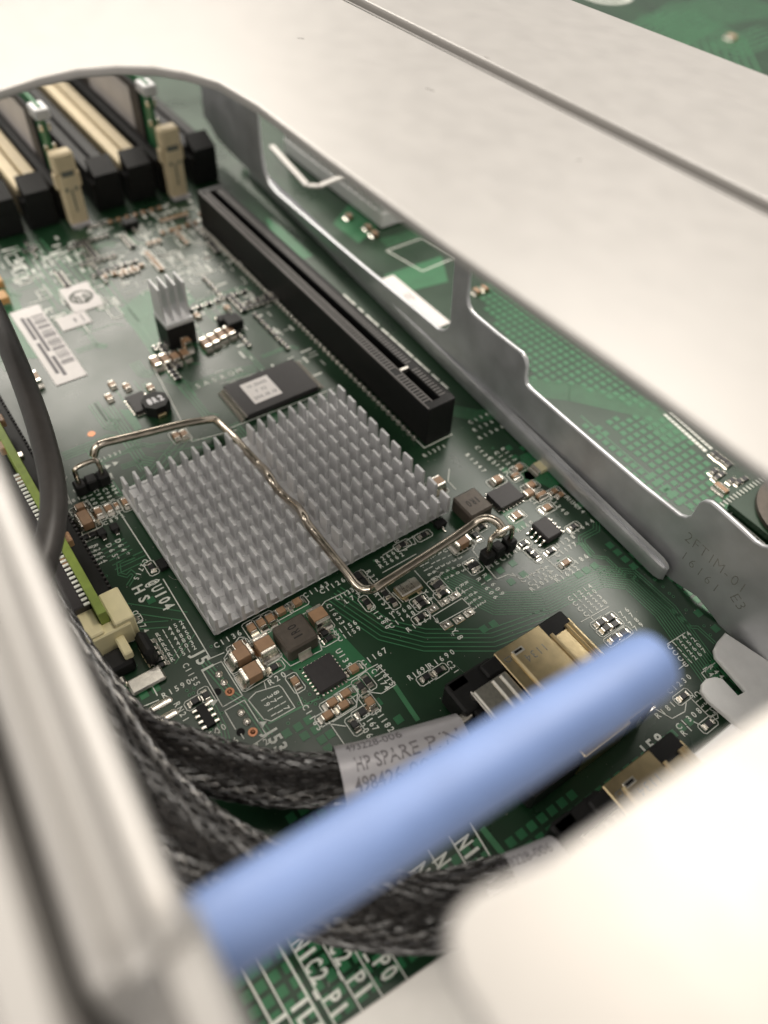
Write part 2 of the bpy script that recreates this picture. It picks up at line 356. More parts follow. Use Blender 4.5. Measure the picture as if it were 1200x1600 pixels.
# ------------------------------------------------------------------ silkscreen: small print as one layer, the large lettering as pieces
b = B(); ZS = .056
for t, p0, p1, h in [
    ('MECH4', (27.30, -7.72), (27.37, -2.47), .95), ('C1758', (22.13, -10.41), (22.43, -6.36), .8), ('R2661', (16.68, -22.16), (16.71, -18.15), .8), ('R2662', (17.69, -22.25), (17.79, -18.16), .8),
    ('R1619', (20.41, -21.31), (20.69, -17.49), .8), ('R1575', (21.93, -26.06), (25.87, -25.83), .8), ('R1580', (23.54, -27.88), (27.57, -27.99), .8), ('R1568', (26.38, -27.14), (26.68, -23.17), .8),
    ('C1148', (27.62, -27.32), (27.84, -23.30), .8), ('R1637', (29.60, -25.56), (29.80, -21.61), .8), ('Y6', (25.68, -19.34), (27.16, -19.48), .8), ('Y8', (33.71, -20.01), (35.06, -19.98), .9),
    ('*', (34.06, -20.89), (34.06, -20.89), .9), ('R1609', (28.40, -9.71), (32.51, -9.50), .8), ('R1606', (28.47, -10.95), (32.50, -10.80), .8), ('R1645', (30.53, -0.29), (34.68, -0.23), .8),
    ('U138', (30.32, 4.16), (30.41, 7.70), .85), ('C1177', (31.68, 2.87), (31.76, 6.83), .85), ('R1644', (29.59, 8.20), (29.79, 12.79), .85), ('C1186', (34.30, 2.38), (34.79, 6.63), .85),
    ('R1622', (35.35, -0.58), (35.55, 3.59), .85), ('C1153', (33.38, -4.66), (33.86, -0.57), .8), ('R2055', (34.29, -5.07), (34.71, -1.09), .8), ('C1145', (32.30, -5.18), (32.61, -1.08), .8),
    ('C1134', (20.44, 7.42), (24.16, 7.57), .8), ('R1494', (23.66, 13.15), (27.34, 12.93), .8), ('R160', (24.27, 1.11), (24.31, 3.94), .8), ('C1132', (22.29, 13.23), (25.89, 12.82), .8), ('R1340', (22.28, 10.51), (26.08, 10.23), .8),
    ('C1163', (20.34, -15.70), (24.40, -15.97), .75), ('C1164', (20.30, -16.69), (24.40, -16.86), .75), ('R1344', (20.80, -13.84), (25.48, -14.12), .7), ('R1340', (20.90, -12.75), (25.59, -13.04), .7),
    ('U1305', (21.00, -11.64), (25.71, -11.96), .7), ('R1352', (21.11, -10.53), (25.82, -10.88), .7), ('C1362', (20.75, -14.85), (25.42, -15.10), .7), ('C1052', (27.96, -14.81), (32.24, -14.82), .7),
    ('R1062', (27.88, -13.84), (32.17, -13.87), .7), ('R1442', (27.89, -12.94), (32.19, -12.99), .7), ('R144', (28.75, -17.08), (29.03, -14.51), .8),
    ('R1691', (36.16, -30.14), (36.36, -27.07), .85), ('R1690', (36.24, -26.51), (36.47, -22.56), .85), ('C21', (37.55, -24.00), (39.18, -23.99), .8), ('*', (38.41, -28.62), (38.41, -28.62), .8),
    ('C1228', (42.46, -1.36), (42.80, 2.74), .8), ('C1223', (41.29, -1.44), (41.67, 2.77), .8), ('C1220', (40.07, -1.36), (40.53, 2.79), .8), ('C1214', (38.93, -1.35), (39.43, 2.90), .8),
    ('L76', (45.47, 2.10), (45.70, 4.54), .8), ('L77', (46.51, 2.00), (46.74, 4.43), .8), ('L78', (47.59, 1.98), (47.83, 4.40), .8), ('L79', (48.59, 2.05), (48.78, 4.37), .8),
    ('C1244', (53.67, 5.06), (54.06, 9.22), .8), ('C1252', (54.78, 4.94), (55.17, 9.08), .8), ('C1260', (55.87, 4.83), (56.27, 8.94), .8), ('C1267', (56.95, 4.71), (57.29, 8.89), .8),
    ('R44', (59.60, 7.71), (61.45, 7.47), .8), ('R45', (59.45, 6.74), (61.30, 6.50), .8), ('R1813', (60.30, -4.81), (60.54, -0.79), .85), ('C1230', (58.77, -0.55), (58.81, 3.54), .8), ('C1308', (63.04, -3.66), (63.35, 0.56), .85),
    ('R1', (64.20, -3.80), (64.27, -2.68), .85), ('C1311', (61.24, 1.67), (64.73, 1.23), .75), ('C1312', (61.26, 2.61), (64.71, 2.23), .75), ('C1313', (61.41, 3.55), (64.81, 3.08), .75), ('A1', (64.05, -6.51), (64.07, -5.49), .8),
    ('C1074', (4.56, -57.82), (8.34, -57.98), .85), ('244', (6.84, -60.02), (8.77, -60.06), .85), ('C2715', (-3.50, -52.68), (-1.17, -55.20), .8), ('D64', (-9.57, -54.67), (-7.44, -54.50), .85), ('*', (-6.38, -54.53), (-6.38, -54.53), .9),
    ('D65', (-9.49, -56.21), (-7.13, -56.12), .85), ('*', (-6.43, -56.21), (-6.43, -56.21), .9), ('R2664', (-10.59, -57.88), (-7.00, -57.97), .8), ('R2663', (-10.67, -58.70), (-6.96, -58.83), .8),
    ('C1155', (16.81, -55.64), (20.28, -55.56), .85), ('R1590', (19.37, -60.08), (19.45, -56.43), .85), ('RN21', (21.68, -59.25), (24.34, -59.20), .85), ('40', (28.18, -56.65), (28.14, -55.57), .9), ('54', (28.21, -57.43), (28.20, -56.47), .9),
    ('61', (30.75, -55.13), (30.80, -54.09), .9), ('72', (33.09, -53.13), (33.29, -51.88), .9), ('C1136', (16.22, -50.47), (16.35, -46.77), .9), ('R20', (25.76, -46.88), (25.89, -44.87), .9),
    ('U139', (27.01, -36.29), (29.74, -36.19), .9), ('C1623', (19.57, -33.42), (23.16, -32.98), .8), ('C1156', (24.26, -34.95), (24.21, -31.61), .8), ('C1159', (25.40, -35.01), (25.37, -31.69), .8),
    ('C1167', (30.47, -34.35), (30.81, -30.62), .9), ('R1615', (32.50, -32.83), (35.61, -32.78), .85), ('C1174', (32.55, -33.87), (35.69, -33.73), .85), ('C1182', (37.98, -36.98), (41.18, -36.97), .9),
    ('R167', (37.69, -38.60), (39.85, -38.60), .9), ('R206', (37.65, -39.85), (40.27, -39.95), .9), ('C1165', (31.88, -44.82), (35.56, -44.94), .85), ('8117', (27.71, -47.18), (30.53, -46.99), .8), ('3711', (27.73, -48.21), (30.46, -47.96), .8),
    ('1911', (27.66, -49.18), (30.38, -48.92), .8), ('C1133', (19.10, -31.38), (19.06, -28.65), .8), ('L73', (20.25, -30.50), (20.40, -28.36), .8), ('C1143', (15.89, -35.15), (16.01, -31.28), .85), ('C1126', (16.69, -32.64), (16.78, -28.81), .85),
    ('507', (15.10, -17.24), (17.28, -17.28), .8), ('R32', (17.66, -24.57), (19.59, -24.55), .8), ('C981', (-21.68, -59.05), (-21.66, -56.43), .8), ('C100', (-22.30, -54.51), (-19.15, -54.66), .75), ('C991', (-21.68, -53.30), (-18.67, -53.41), .75),
    ('C985', (-21.14, -51.94), (-18.32, -52.10), .75), ('C984', (-22.06, -50.66), (-19.53, -50.80), .75), ('C990', (-22.19, -55.67), (-19.59, -55.59), .75), ('C787', (-15.15, -55.39), (-15.26, -52.04), .75), ('C892', (-14.13, -54.83), (-14.20, -51.94), .75),
    ('C1331', (-28.06, -50.15), (-28.26, -46.42), .8), ('SAS', (-36.85, -27.00), (-36.67, -23.55), 1.2), ('ROM', (-36.83, -21.68), (-36.47, -18.23), 1.2), ('R1371', (1.96, -1.56), (1.85, 2.76), .8),
    ('R1452', (9.97, -56.71), (9.93, -53.01), .75), ('R1464', (10.88, -56.72), (10.94, -53.09), .75), ('R1485', (11.92, -56.71), (12.00, -53.09), .75), ('R1480', (12.81, -56.72), (12.99, -53.17), .75), ('R1503', (13.84, -56.70), (13.98, -53.24), .75), ('R1512', (14.71, -56.72), (14.96, -53.32), .75),
    ('R1535', (59.86, -49.44), (61.82, -49.01), .8), ('C1349', (-0.37, 10.88), (-0.38, 16.07), .8), ('R1363', (1.70, 10.26), (1.65, 15.62), .8), ('R1366', (3.80, 9.76), (3.78, 15.07), .8), ('C1129', (8.53, 9.76), (12.73, 9.78), .8), ('R1131', (8.41, 11.39), (12.64, 11.38), .8), ('C1127', (8.89, 7.94), (13.06, 7.99), .8),
    ('R1347', (6.11, 4.85), (10.64, 5.13), .8), ('C1350', (5.55, 7.56), (10.12, 7.80), .8)]:
    put_text(b, t, p0, p1, h, ZS, True, .02)
# component frames, guide lines and bars
for pts, wd, cl in [
    ([(-15.39, -51.99), (-3.12, -51.88)], .17, 0), ([(1.21, -51.83), (17.75, -52.18), (17.98, -50.15)], .17, 0), ([(-20.17, -60.04), (-10.30, -60.00), (-1.06, -60.00)], .17, 0), ([(14.63, -60.89), (18.92, -60.92)], .17, 0),
    ([(10.08, -59.26), (10.26, -57.45), (15.11, -57.60), (15.20, -59.31)], .15, 1), ([(18.72, -54.08), (19.08, -51.13), (25.47, -51.20), (25.49, -54.28)], .15, 1), ([(29.38, -54.39), (26.15, -54.33), (26.22, -51.31), (32.54, -51.36), (32.66, -53.76)], .15, 0),
    ([(19.34, -63.56), (19.64, -61.06)], .15, 0), ([(18.82, -50.59), (17.75, -48.78), (16.93, -47.09), (17.35, -46.46), (19.04, -46.65), (19.27, -45.93), (24.26, -46.75), (24.95, -50.21), (24.52, -50.68), (20.93, -50.78)], .15, 1),
    ([(19.26, -46.14), (22.67, -46.16), (22.94, -43.88), (22.59, -43.46)], .15, 0), ([(22.38, -43.77), (25.21, -43.31), (25.49, -38.18), (24.10, -37.75)], .15, 0), ([(18.33, -46.37), (18.24, -42.57)], .15, 0),
    ([(29.83, -21.14), (29.76, -15.35), (31.67, -15.25), (31.45, -21.17)], .14, 1), ([(30.77, -21.38), (31.45, -21.17), (30.48, -20.79)], .12, 1), ([(22.97, -23.64), (25.29, -23.36)], .14, 0), ([(21.49, -18.34), (26.19, -18.36), (26.36, -17.23)], .14, 0),
    ([(22.38, -6.18), (23.36, -8.07), (26.91, -8.32), (29.95, -8.49), (30.30, -6.39), (31.58, -5.36)], .16, 0), ([(26.57, -7.91), (26.69, -1.59)], .16, 0), ([(28.89, 0.79), (34.94, 1.07)], .14, 0),
    ([(30.45, -5.71), (32.18, -5.35), (32.42, -2.29), (32.12, -0.91)], .13, 0), ([(43.22, -2.92), (43.59, 2.64)], .14, 0), ([(43.05, -1.12), (44.97, -1.12)], .14, 0), ([(53.29, 5.07), (53.45, 8.91)], .14, 0), ([(57.12, 3.26), (57.11, 4.95)], .14, 0),
    ([(59.45, 5.60), (59.44, 8.62)], .15, 0), ([(59.45, 5.60), (60.57, 5.41)], .15, 0), ([(61.11, 1.13), (64.86, 1.08), (64.94, 2.92)], .15, 0), ([(63.92, -1.34), (64.91, -0.89), (65.48, 1.99), (64.86, 2.46), (63.86, 2.02)], .15, 0),
    ([(59.21, -4.52), (61.87, -3.52), (62.17, -1.18), (61.34, 0.05)], .14, 0), ([(58.62, -24.43), (59.22, -19.54), (58.87, -12.50)], .14, 0), ([(18.99, -22.78), (18.94, -16.19)], .13, 0), ([(16.19, -20.82), (15.71, -13.39)], .13, 0),
    ([(16.64, -17.07), (17.25, -14.94), (15.62, -14.51)], .13, 0), ([(0.34, -0.48), (0.31, 5.91)], .18, 0), ([(0.34, -0.48), (-20.74, -0.69), (-47.67, -0.58), (-82.70, -0.69)], .2, 0), ([(38.39, -23.49), (41.20, -23.02)], .01, 0),
    ([(57.11, -36.00), (62.15, -36.56)], .22, 0), ([(56.90, -39.23), (61.57, -39.64)], .22, 0), ([(56.79, -42.37), (59.76, -42.67)], .22, 0), ([(54.27, -65.54), (65.54, -65.41)], .18, 0), ([(53.27, -62.82), (65.50, -62.66)], .26, 0),
    ([(54.74, -61.64), (66.21, -61.65)], .18, 0), ([(55.85, -58.62), (66.07, -58.56)], .18, 0), ([(59.87, -55.96), (66.12, -55.95)], .18, 0), ([(62.52, -52.71), (66.39, -52.73)], .18, 0), ([(53.92, -67.39), (62.19, -67.21)], .26, 0),
    ([(37.32, -41.84), (35.27, -44.04), (34.22, -43.58), (32.57, -40.85), (33.09, -36.89), (35.79, -39.03), (35.80, -42.92)], .14, 0), ([(32.14, -32.80), (36.03, -32.52), (36.05, -34.98), (35.08, -36.06)], .14, 0), ([(31.92, -32.76), (31.80, -34.25), (32.21, -36.74)], .14, 0),
    ([(35.50, -43.36), (39.89, -43.42)], .14, 0), ([(27.95, -44.52), (31.47, -45.08)], .14, 0), ([(26.52, -50.87), (26.08, -49.42), (26.93, -46.21), (27.53, -46.04), (31.13, -46.11), (31.03, -49.80), (30.20, -50.52)], .14, 1),
    ([(25.34, -47.67), (26.54, -48.04)], .14, 0), ([(18.81, -29.67), (18.57, -33.25), (19.12, -34.51)], .13, 0), ([(6.97, 0.06), (9.16, -1.94), (11.43, -2.04)], .14, 0), ([(-21.08, -57.86), (-25.73, -57.64), (-27.51, -56.30)], .14, 0), ([(-20.10, -59.42), (-18.05, -59.55), (-13.81, -58.73), (-13.84, -56.36), (-17.49, -56.20)], .14, 1),
    ([(-23.85, -56.36), (-22.81, -56.09), (-22.86, -49.98), (-24.22, -49.87)], .35, 0), ([(-23.73, -34.67), (-22.04, -26.56)], .16, 0), ([(-48.38, -31.51), (-23.73, -34.67)], .2, 0), ([(-23.17, -28.31), (-22.15, -5.70)], .16, 0), ([(-35.00, -23.05), (-32.74, -4.97)], .14, 0),
    ([(-56.61, 31.38), (-45.35, 33.43), (-45.92, 43.60), (-56.69, 41.96)], .3, 1), ([(-24.26, 46.62), (-24.29, 53.98), (-16.72, 54.20)], .25, 0), ([(-24.26, 46.62), (-22.70, 45.97), (-16.56, 48.27), (-16.00, 54.47)], .25, 0), ([(-21.04, 48.63), (-19.65, 53.12)], .5, 0), ([(-17.57, 48.84), (-17.77, 55.22)], .5, 0),
    ([(42.32, 38.44), (41.70, 34.04), (49.31, 33.69)], .2, 0), ([(39.25, 39.18), (41.49, 38.80)], .16, 0), ([(-76.64, -38.33), (-63.37, -37.98)], .3, 0)]:
    b.line(pts, wd, ZS, 0, bool(cl))
for q in ((-25.97, -49.49), (-25.98, -48.09), (24.17, -54.87), (30.73, -50.92)):
    b.flat([(q[0] - .6, q[1] - .45), (q[0] + .55, q[1] - .45), (q[0] - .02, q[1] + .6)], ZS)
for k in range(3):
    for j in range(13):                                     # two blurred, unreadable rows of print along the slot
        b.line([(-47 + j * 2.9, 10.6 + k * 1.25), (-47 + j * 2.9 + random.uniform(1.1, 2.4), 10.6 + k * 1.25)], .75, ZS)
m0, m1 = Vector((18.38, 43.95)), Vector((30.16, 42.54)); mt = (m1 - m0).normalized(); mn = Vector((-mt.y, mt.x))
for j in range(int((m1 - m0).length / .95)):                # unreadable marks beside the far chips
    for k in range(2):
        q = m0 + mt * j * .95 + mn * k * 1.5; b.line([q, q + mt * .32], .8, ZS)
for k in range(260):                                        # out-of-focus component print towards the memory slots
    x, y = random.uniform(-103, -70), random.uniform(-45, 3); a = random.random() < .5
    L = random.uniform(.8, 3.0); b.line([(x, y), (x + (L if a else 0), y + (0 if a else L))], random.choice([.25, .3, .7]), ZS)
for k in range(22):
    x, y = random.uniform(-100, -70), random.uniform(-44, 3); lx, ly = random.uniform(3, 7), random.uniform(1.4, 2.5)
    b.line([(x, y), (x + lx, y), (x + lx, y + ly), (x, y + ly)], .3, ZS, 0, True)
for k in range(70):
    x, y = random.uniform(-70, -25), random.uniform(-25, -2); a = random.random() < .5
    L = random.uniform(.8, 2.4); b.line([(x, y), (x + (L if a else 0), y + (0 if a else L))], random.choice([.22, .5]), ZS)
b.obj('silkscreen_print', 'silk', board, smooth=False)
for t, p0, p1, h in [('@U104', (1.02, -53.44), (6.24, -53.23), 1.7), ('HS', (0.94, -55.71), (3.00, -55.80), 1.6), ('J51', (15.93, -53.39), (18.90, -53.07), 1.75), ('J53', (32.18, -50.76), (34.98, -50.50), 1.75), ('J58', (62.83, -10.41), (63.16, -7.32), 1.7),
                     ('NIC2_P1', (56.61, -60.55), (64.54, -60.65), 2.05), ('NIC2_P1', (56.50, -57.20), (64.55, -57.45), 2.05), ('NIC1_P0', (56.61, -53.79), (64.76, -54.21), 2.05), ('ILO', (61.65, -63.85), (64.66, -63.67), 2.05), ('1', (61.58, -66.46), (61.58, -66.46), 2.05),
                     ('NIC1_P1', (58.04, -44.39), (67.85, -44.76), 2.05), ('NIC1_P1', (58.61, -41.58), (67.94, -41.94), 2.05), ('NIC', (58.47, -38.03), (61.46, -38.23), 2.05)]:
    q = B(); put_text(q, t, p0, p1, h, ZS + .006, bold=.03); q.obj('printed_lettering', 'silk', board, smooth=False)
# dust and lint lying on the board
rd = random.Random(11); b = B()
for k in range(420):
    x, y, r = rd.uniform(-40, 64), rd.uniform(-62, 14), rd.uniform(.035, .085)
    b.flat([(x + r * math.cos(a + rd.uniform(-.3, .3)), y + r * math.sin(a)) for a in (.2, 1.4, 2.7, 3.9, 5.2)], .062)
for k in range(16):
    x, y, a = rd.uniform(-20, 60), rd.uniform(-58, 12), rd.uniform(0, 6); p = [(x, y)]
    for j in range(7): a += rd.uniform(-.6, .6); x += .32 * math.cos(a); y += .32 * math.sin(a); p.append((x, y))
    b.line(p, .045, .064)
tag(b.obj('dust_specks', 'dust', board, smooth=False), kind='stuff')
# ------------------------------------------------------------------ small parts soldered to the board
OUT = B()
def cap(px, lx, ly, h, axis, label, tone='ceramic', group='ceramic capacitors soldered to the board', rot=0):
    """two-terminal chip part; axis = direction between its terminals"""
    x, y = px[:2]; name = 'ceramic_capacitor' if tone == 'ceramic' else 'chip_resistor'
    o = empty(name, label, 'capacitor' if tone == 'ceramic' else 'resistor', (x, y, 0), rot, group)
    L, W = (lx, ly) if axis == 'x' else (ly, lx)
    tr = 0 if axis == 'x' else math.pi / 2; e = L * .2
    if y < 12 and x > -40 and group != 'array of tiny resistors left of J51':       # printed outline round the part
        hx, hy = (L / 2 + .75, W / 2 + .38) if axis == 'x' else (W / 2 + .38, L / 2 + .75); c_ = .3
        OUT.line([(x + p[0], y + p[1]) for p in ((-hx + c_, -hy), (hx - c_, -hy), (hx, -hy + c_), (hx, hy - c_), (hx - c_, hy), (-hx + c_, hy), (-hx, hy - c_), (-hx, -hy + c_))], .13, ZS + .012, 0, True)
    q = B().box((0, 0, h / 2 + .06), (L - 2 * e + .02, W * .97, h * .985), .05).obj('body', tone, o); q.rotation_euler.z = tr
    for s in (-1, 1):
        t = B().box((s * (L / 2 - e / 2), 0, h / 2 + .06), (e, W, h), min(.14, h * .25))
        n = 10                                              # solder fillet and pad
        fx = s * (L / 2); w2 = W / 2 * 1.04; o2 = L * .16 + .12
        t.add([(fx - s * .02, -w2, h * .55), (fx - s * .02, w2, h * .55), (fx + s * o2 * .45, w2, h * .18), (fx + s * o2 * .45, -w2, h * .18), (fx + s * o2, w2, .065), (fx + s * o2, -w2, .065), (fx - s * .02, -w2, .06), (fx - s * .02, w2, .06)],
              [(0, 1, 2, 3), (3, 2, 4, 5), (0, 3, 5, 6), (1, 7, 4, 2)] if s < 0 else [(3, 2, 1, 0), (5, 4, 2, 3), (6, 5, 3, 0), (2, 4, 7, 1)])
        t = t.obj('terminal', 'solder', o); t.rotation_euler.z = tr
    return o
def frame(px, lx, ly, axis, parent):
    pass
big = 'large tan capacitors near the square coil'
cap((20.45, -48.46, 1.90), 2.0, 3.3, 1.9, 'y', 'large tan capacitor behind its twin, nearer the heatsink corner', group=big)
cap((23.64, -48.48, 1.90), 2.3, 3.3, 1.9, 'y', 'large tan capacitor closest to the J51 holes', group=big)
cap((20.94, -45.00, 2.00), 3.1, 2.5, 2.0, 'x', 'large tan capacitor just left of the lower brown coil', group=big)
cap((20.97, -35.96, 2.00), 3.1, 2.5, 2.0, 'x', 'large tan capacitor just right of the lower brown coil', group=big)
cap((18.55, -47.96, 0.90), 1.4, 1.9, .9, 'y', 'small tan capacitor squeezed behind the large pair by C1136')
row = 'small capacitors in a row along the near heatsink edge'
cap((16.92, -44.96, 0.90), 1.9, 1.15, .9, 'x', 'small capacitor beside the print C1136, first of the row under the heatsink edge', group=row)
cap((16.92, -43.36, 0.90), 1.9, 1.15, .9, 'x', 'small capacitor second along the near heatsink edge', group=row)
cap((16.97, -41.88, 0.90), 1.9, 1.15, .9, 'x', 'small capacitor third along the near heatsink edge', group=row)
cap((16.69, -39.85, 0.90), 1.15, 1.9, .9, 'y', 'small capacitor fourth along the heatsink edge, lying crosswise', group=row)
cap((16.64, -37.03, 0.90), 1.15, 1.9, .9, 'y', 'small capacitor below the print C1143', group=row)
cap((27.89, -44.12, 0.80), 1.7, 1.0, .8, 'x', 'small pinkish capacitor left of the U139 chip')
cap((24.20, -45.41, 0.60), .9, 1.5, .5, 'y', 'tiny part between the large capacitor and print R20', 'resistor', 'tiny resistors on the board')
cap((30.86, -36.17, 0.90), 1.1, 1.9, .9, 'y', 'small capacitor right of the U139 chip, under C1167')
for k, (q, t) in enumerate((((33.38, -39.24, 0.70), 'small capacitor nearest the U139 pins'), ((33.48, -41.53, 0.70), 'small capacitor left in the cluster below U139'), ((34.69, -40.42, 0.70), 'small capacitor right in the cluster below U139'), ((34.75, -43.07, 0.70), 'small capacitor lowest in the cluster below U139'))):
    cap(q, 1.05, 2.0, .7, 'y', t, group='small capacitors clustered below the U139 chip')
cap((36.36, -37.18, 0.80), 1.9, 1.1, .8, 'x', 'small tan capacitor above the print C1182')
cap((36.96, -38.86, 0.60), .9, 1.5, .55, 'y', 'tiny resistor above the print R167', 'resistor', 'tiny resistors on the board')
cap((37.93, -40.78, 0.60), 1.5, .9, .55, 'x', 'tiny resistor beside the print R206', 'resistor', 'tiny resistors on the board')
cap((33.39, -35.57, 0.60), 1.5, .9, .55, 'x', 'tiny resistor inside the C1174 frame', 'resistor', 'tiny resistors on the board')
cap((33.63, -36.83, 0.60), 1.5, .9, .55, 'x', 'tiny resistor at the left edge of the C1174 frame', 'resistor', 'tiny resistors on the board')
cap((23.45, -36.44, 0.60), .8, 1.5, .55, 'y', 'tiny resistor right of the lower coil, upper of two', 'resistor', 'tiny resistors on the board')
cap((24.55, -36.36, 0.60), .8, 1.5, .55, 'y', 'tiny resistor right of the lower coil, lower of two', 'resistor', 'tiny resistors on the board')
cap((17.70, -26.67, 0.80), 1.4, 1.7, .8, 'y', 'dark resistor under the bend of the wire clip', 'resistor', 'tiny resistors on the board')
cap((19.21, -26.61, 0.80), 1.4, 1.7, .8, 'y', 'dark resistor touching the lower bend of the wire clip', 'resistor', 'tiny resistors on the board')
for q, ax, t in (((22.40, -28.18, 0.40), 'x', 'tiny resistor above the print R1580'), ((22.62, -24.87, 0.40), 'x', 'tiny resistor at the top of the print R1575'), ((24.28, -24.72, 0.40), 'x', 'tiny resistor right of the print R1575'), ((26.38, -21.15, 0.40), 'y', 'tiny part just below the gold crystal, upper of two'),
                 ((27.36, -21.15, 0.40), 'y', 'tiny part just below the gold crystal, lower of two'), ((29.05, -22.78, 0.40), 'y', 'tiny resistor beside the print R1637'), ((25.90, -17.55, 0.40), 'x', 'tiny part below the print C1164'), ((25.75, -16.68, 0.40), 'x', 'tiny part below the print C1163'),
                 ((27.46, -17.37, 0.40), 'y', 'tiny part above the row of bare gold pads'), ((25.96, -10.52, 0.40), 'x', 'tiny part left in the pair near MECH4'), ((25.96, -9.60, 0.40), 'x', 'tiny part right in the pair near MECH4'), ((37.78, -26.11, 0.40), 'y', 'tiny resistor below the print R1690'), ((37.62, -28.18, 0.40), 'y', 'tiny resistor below the print R1691'),
                 ((5.70, -58.92, 0.50), 'y', 'tiny part left of the print C1074'), ((28.95, 9.14, 0.40), 'y', 'tiny part left of the print R1644'), ((30.61, 2.35, 0.40), 'y', 'tiny part left of the print C1177'), ((27.08, -0.35, 0.40), 'y', 'tiny resistor right of the pin header, furthest back'), ((28.76, -0.45, 0.40), 'x', 'tiny resistor right of the pin header, middle one'), ((29.81, -0.29, 0.40), 'x', 'tiny resistor right of the pin header, nearest to R1645'),
                 ((20.49, -3.88, 0.50), 'y', 'dark resistor behind the hooked wire end'), ((21.33, -5.78, 0.30), 'x', 'tiny resistor left of the hooked wire end'), ((60.46, 0.33, 0.40), 'y', 'tiny resistor right of the print R1813'), ((65.33, -0.02, 0.50), 'y', 'tiny capacitor right of the print C1308'), ((-1.69, -52.43, 0.50), 'x', 'tiny tan part beside the print C2715'),
                 ((-12.91, -58.66, 0.40), 'y', 'tiny resistor pair above R2663, left one'), ((-12.87, -57.40, 0.40), 'y', 'tiny resistor pair above R2664, right one'), ((22.74, -57.01, 0.40), 'y', 'tiny part right of the print RN21'), ((22.79, -55.38, 0.40), 'x', 'tiny part left of the J51 holes'), ((16.29, -16.97, 0.40), 'y', 'tiny part beside the print 507'), ((16.58, -12.90, 0.40), 'y', 'tiny part under the right heatsink edge')):
    cap(q, .85 if ax == 'y' else 1.5, 1.5 if ax == 'y' else .85, .45, ax, t, 'resistor', 'tiny resistors on the board')
k = 0
for x, y in ((10.74, -58.66), (11.98, -58.72), (13.00, -58.70), (14.02, -58.67), (15.03, -58.65)):   # resistor array by J51
    k += 1; cap((x, y), .7, 1.9, .45, 'y', ['black array resistor at the print R1452', 'black array resistor at the print R1464', 'black array resistor at the print R1485', 'black array resistor at the print R1480', 'black array resistor at the print R1512'][k - 1], 'resistor', 'array of tiny resistors left of J51')
cap((9.35, -4.85, 1.90), 2.3, 2.6, 1.9, 'x', 'tan capacitor at the right heatsink corner', group=big)
cap((21.35, -8.94, 1.50), 2.2, 2.9, 1.5, 'y', 'tan capacitor under the wire near C1758', group=big)
for q, lx, ly, h, ax, t in (((13.69, 10.43, 0.80), 1.1, 1.9, .8, 'y', 'small tan capacitor behind the upper flat chip'), ((13.94, 5.14, 0.80), 1.4, 2.0, .9, 'y', 'small tan capacitor left behind the upper flat chip'), ((18.11, 9.33, 0.80), 1.2, 2.0, .8, 'y', 'small tan capacitor right of the upper flat chip, rear one'), ((19.27, 7.84, 0.80), 1.3, 2.0, .8, 'y', 'small tan capacitor right of the upper flat chip, front one'),
                             ((20.76, 9.31, 0.80), 1.1, 1.9, .8, 'x', 'small tan capacitor at the print C1134'), ((21.89, 2.81, 0.50), 1.4, 1.7, .5, 'y', 'small brown capacitor between flat chip and eight-leg chip'), ((23.42, 8.27, 0.50), 1.2, 1.9, .5, 'y', 'small tan capacitor behind the eight-leg chip'), ((33.80, 2.68, 0.60), .9, 1.8, .6, 'y', 'small tan capacitor left of the print C1186'), ((21.27, 11.93, 0.50), .9, 1.5, .5, 'y', 'tiny tan capacitor beside the print R1494'),
                             ((22.49, 12.33, 0.40), .9, 1.5, .5, 'y', 'tiny tan capacitor next to the print C1132'), ((14.71, 8.71, 0.40), .9, 1.5, .5, 'x', 'tiny tan capacitor behind the copper patch'),
                             ((-15.79, -57.33, 1.60), 3.2, 2.6, 1.6, 'y', 'large tan capacitor near the left pin header'), ((-19.25, -57.02, 0.90), 1.2, 1.9, .9, 'y', 'small capacitor between the header and the large tan one'), ((-16.65, -54.91, 0.80), 1.9, 1.1, .8, 'x', 'small capacitor below the print C100'), ((-16.40, -53.26, 0.80), 1.9, 1.1, .8, 'x', 'small capacitor below the print C985'),
                             ((-16.23, -50.44, 0.80), 1.9, 1.0, .8, 'x', 'small capacitor at the left heatsink corner'), ((-16.65, -51.90, 0.50), 1.2, .7, .5, 'x', 'tiny capacitor near the left heatsink corner')):
    cap(q, lx, ly, h, ax, t)
o = cap((15.82, 13.82, 0.90), 2.3, 3.2, .9, 'y', 'cream coated chip part on the copper patch by the ridge')
o.children[0].data.materials[0] = MT['cream']
for q, t in (((-46.47, -31.02, 1.40), 'blurred tan capacitor at the left end of its row of four'), ((-46.21, -29.13, 1.40), 'blurred tan capacitor second in the left row of four'), ((-45.93, -27.23, 1.40), 'blurred tan capacitor third in the left row of four'), ((-45.84, -25.22, 1.40), 'blurred tan capacitor right in the left row of four'),
             ((-46.56, -20.26, 1.40), 'blurred tan capacitor left in the right row of four'), ((-46.86, -18.40, 1.40), 'blurred tan capacitor second in the right row of four'), ((-47.35, -16.42, 1.40), 'blurred tan capacitor third in the right row of four'), ((-47.59, -14.41, 1.40), 'blurred tan capacitor at the right end of its row of four')):
    cap(q, 3.2, 1.5, 1.4, 'x', t, group='tan capacitors below the small heatsink')
cap((-54.05, -52.29, 1.60), 3.4, 1.9, 1.6, 'x', 'tan capacitor half hidden behind the black cable')
cap((-47.76, -23.74, 2.20), 2.3, 1.6, 2.6, 'x', 'yellowish capacitor standing before the small heatsink')
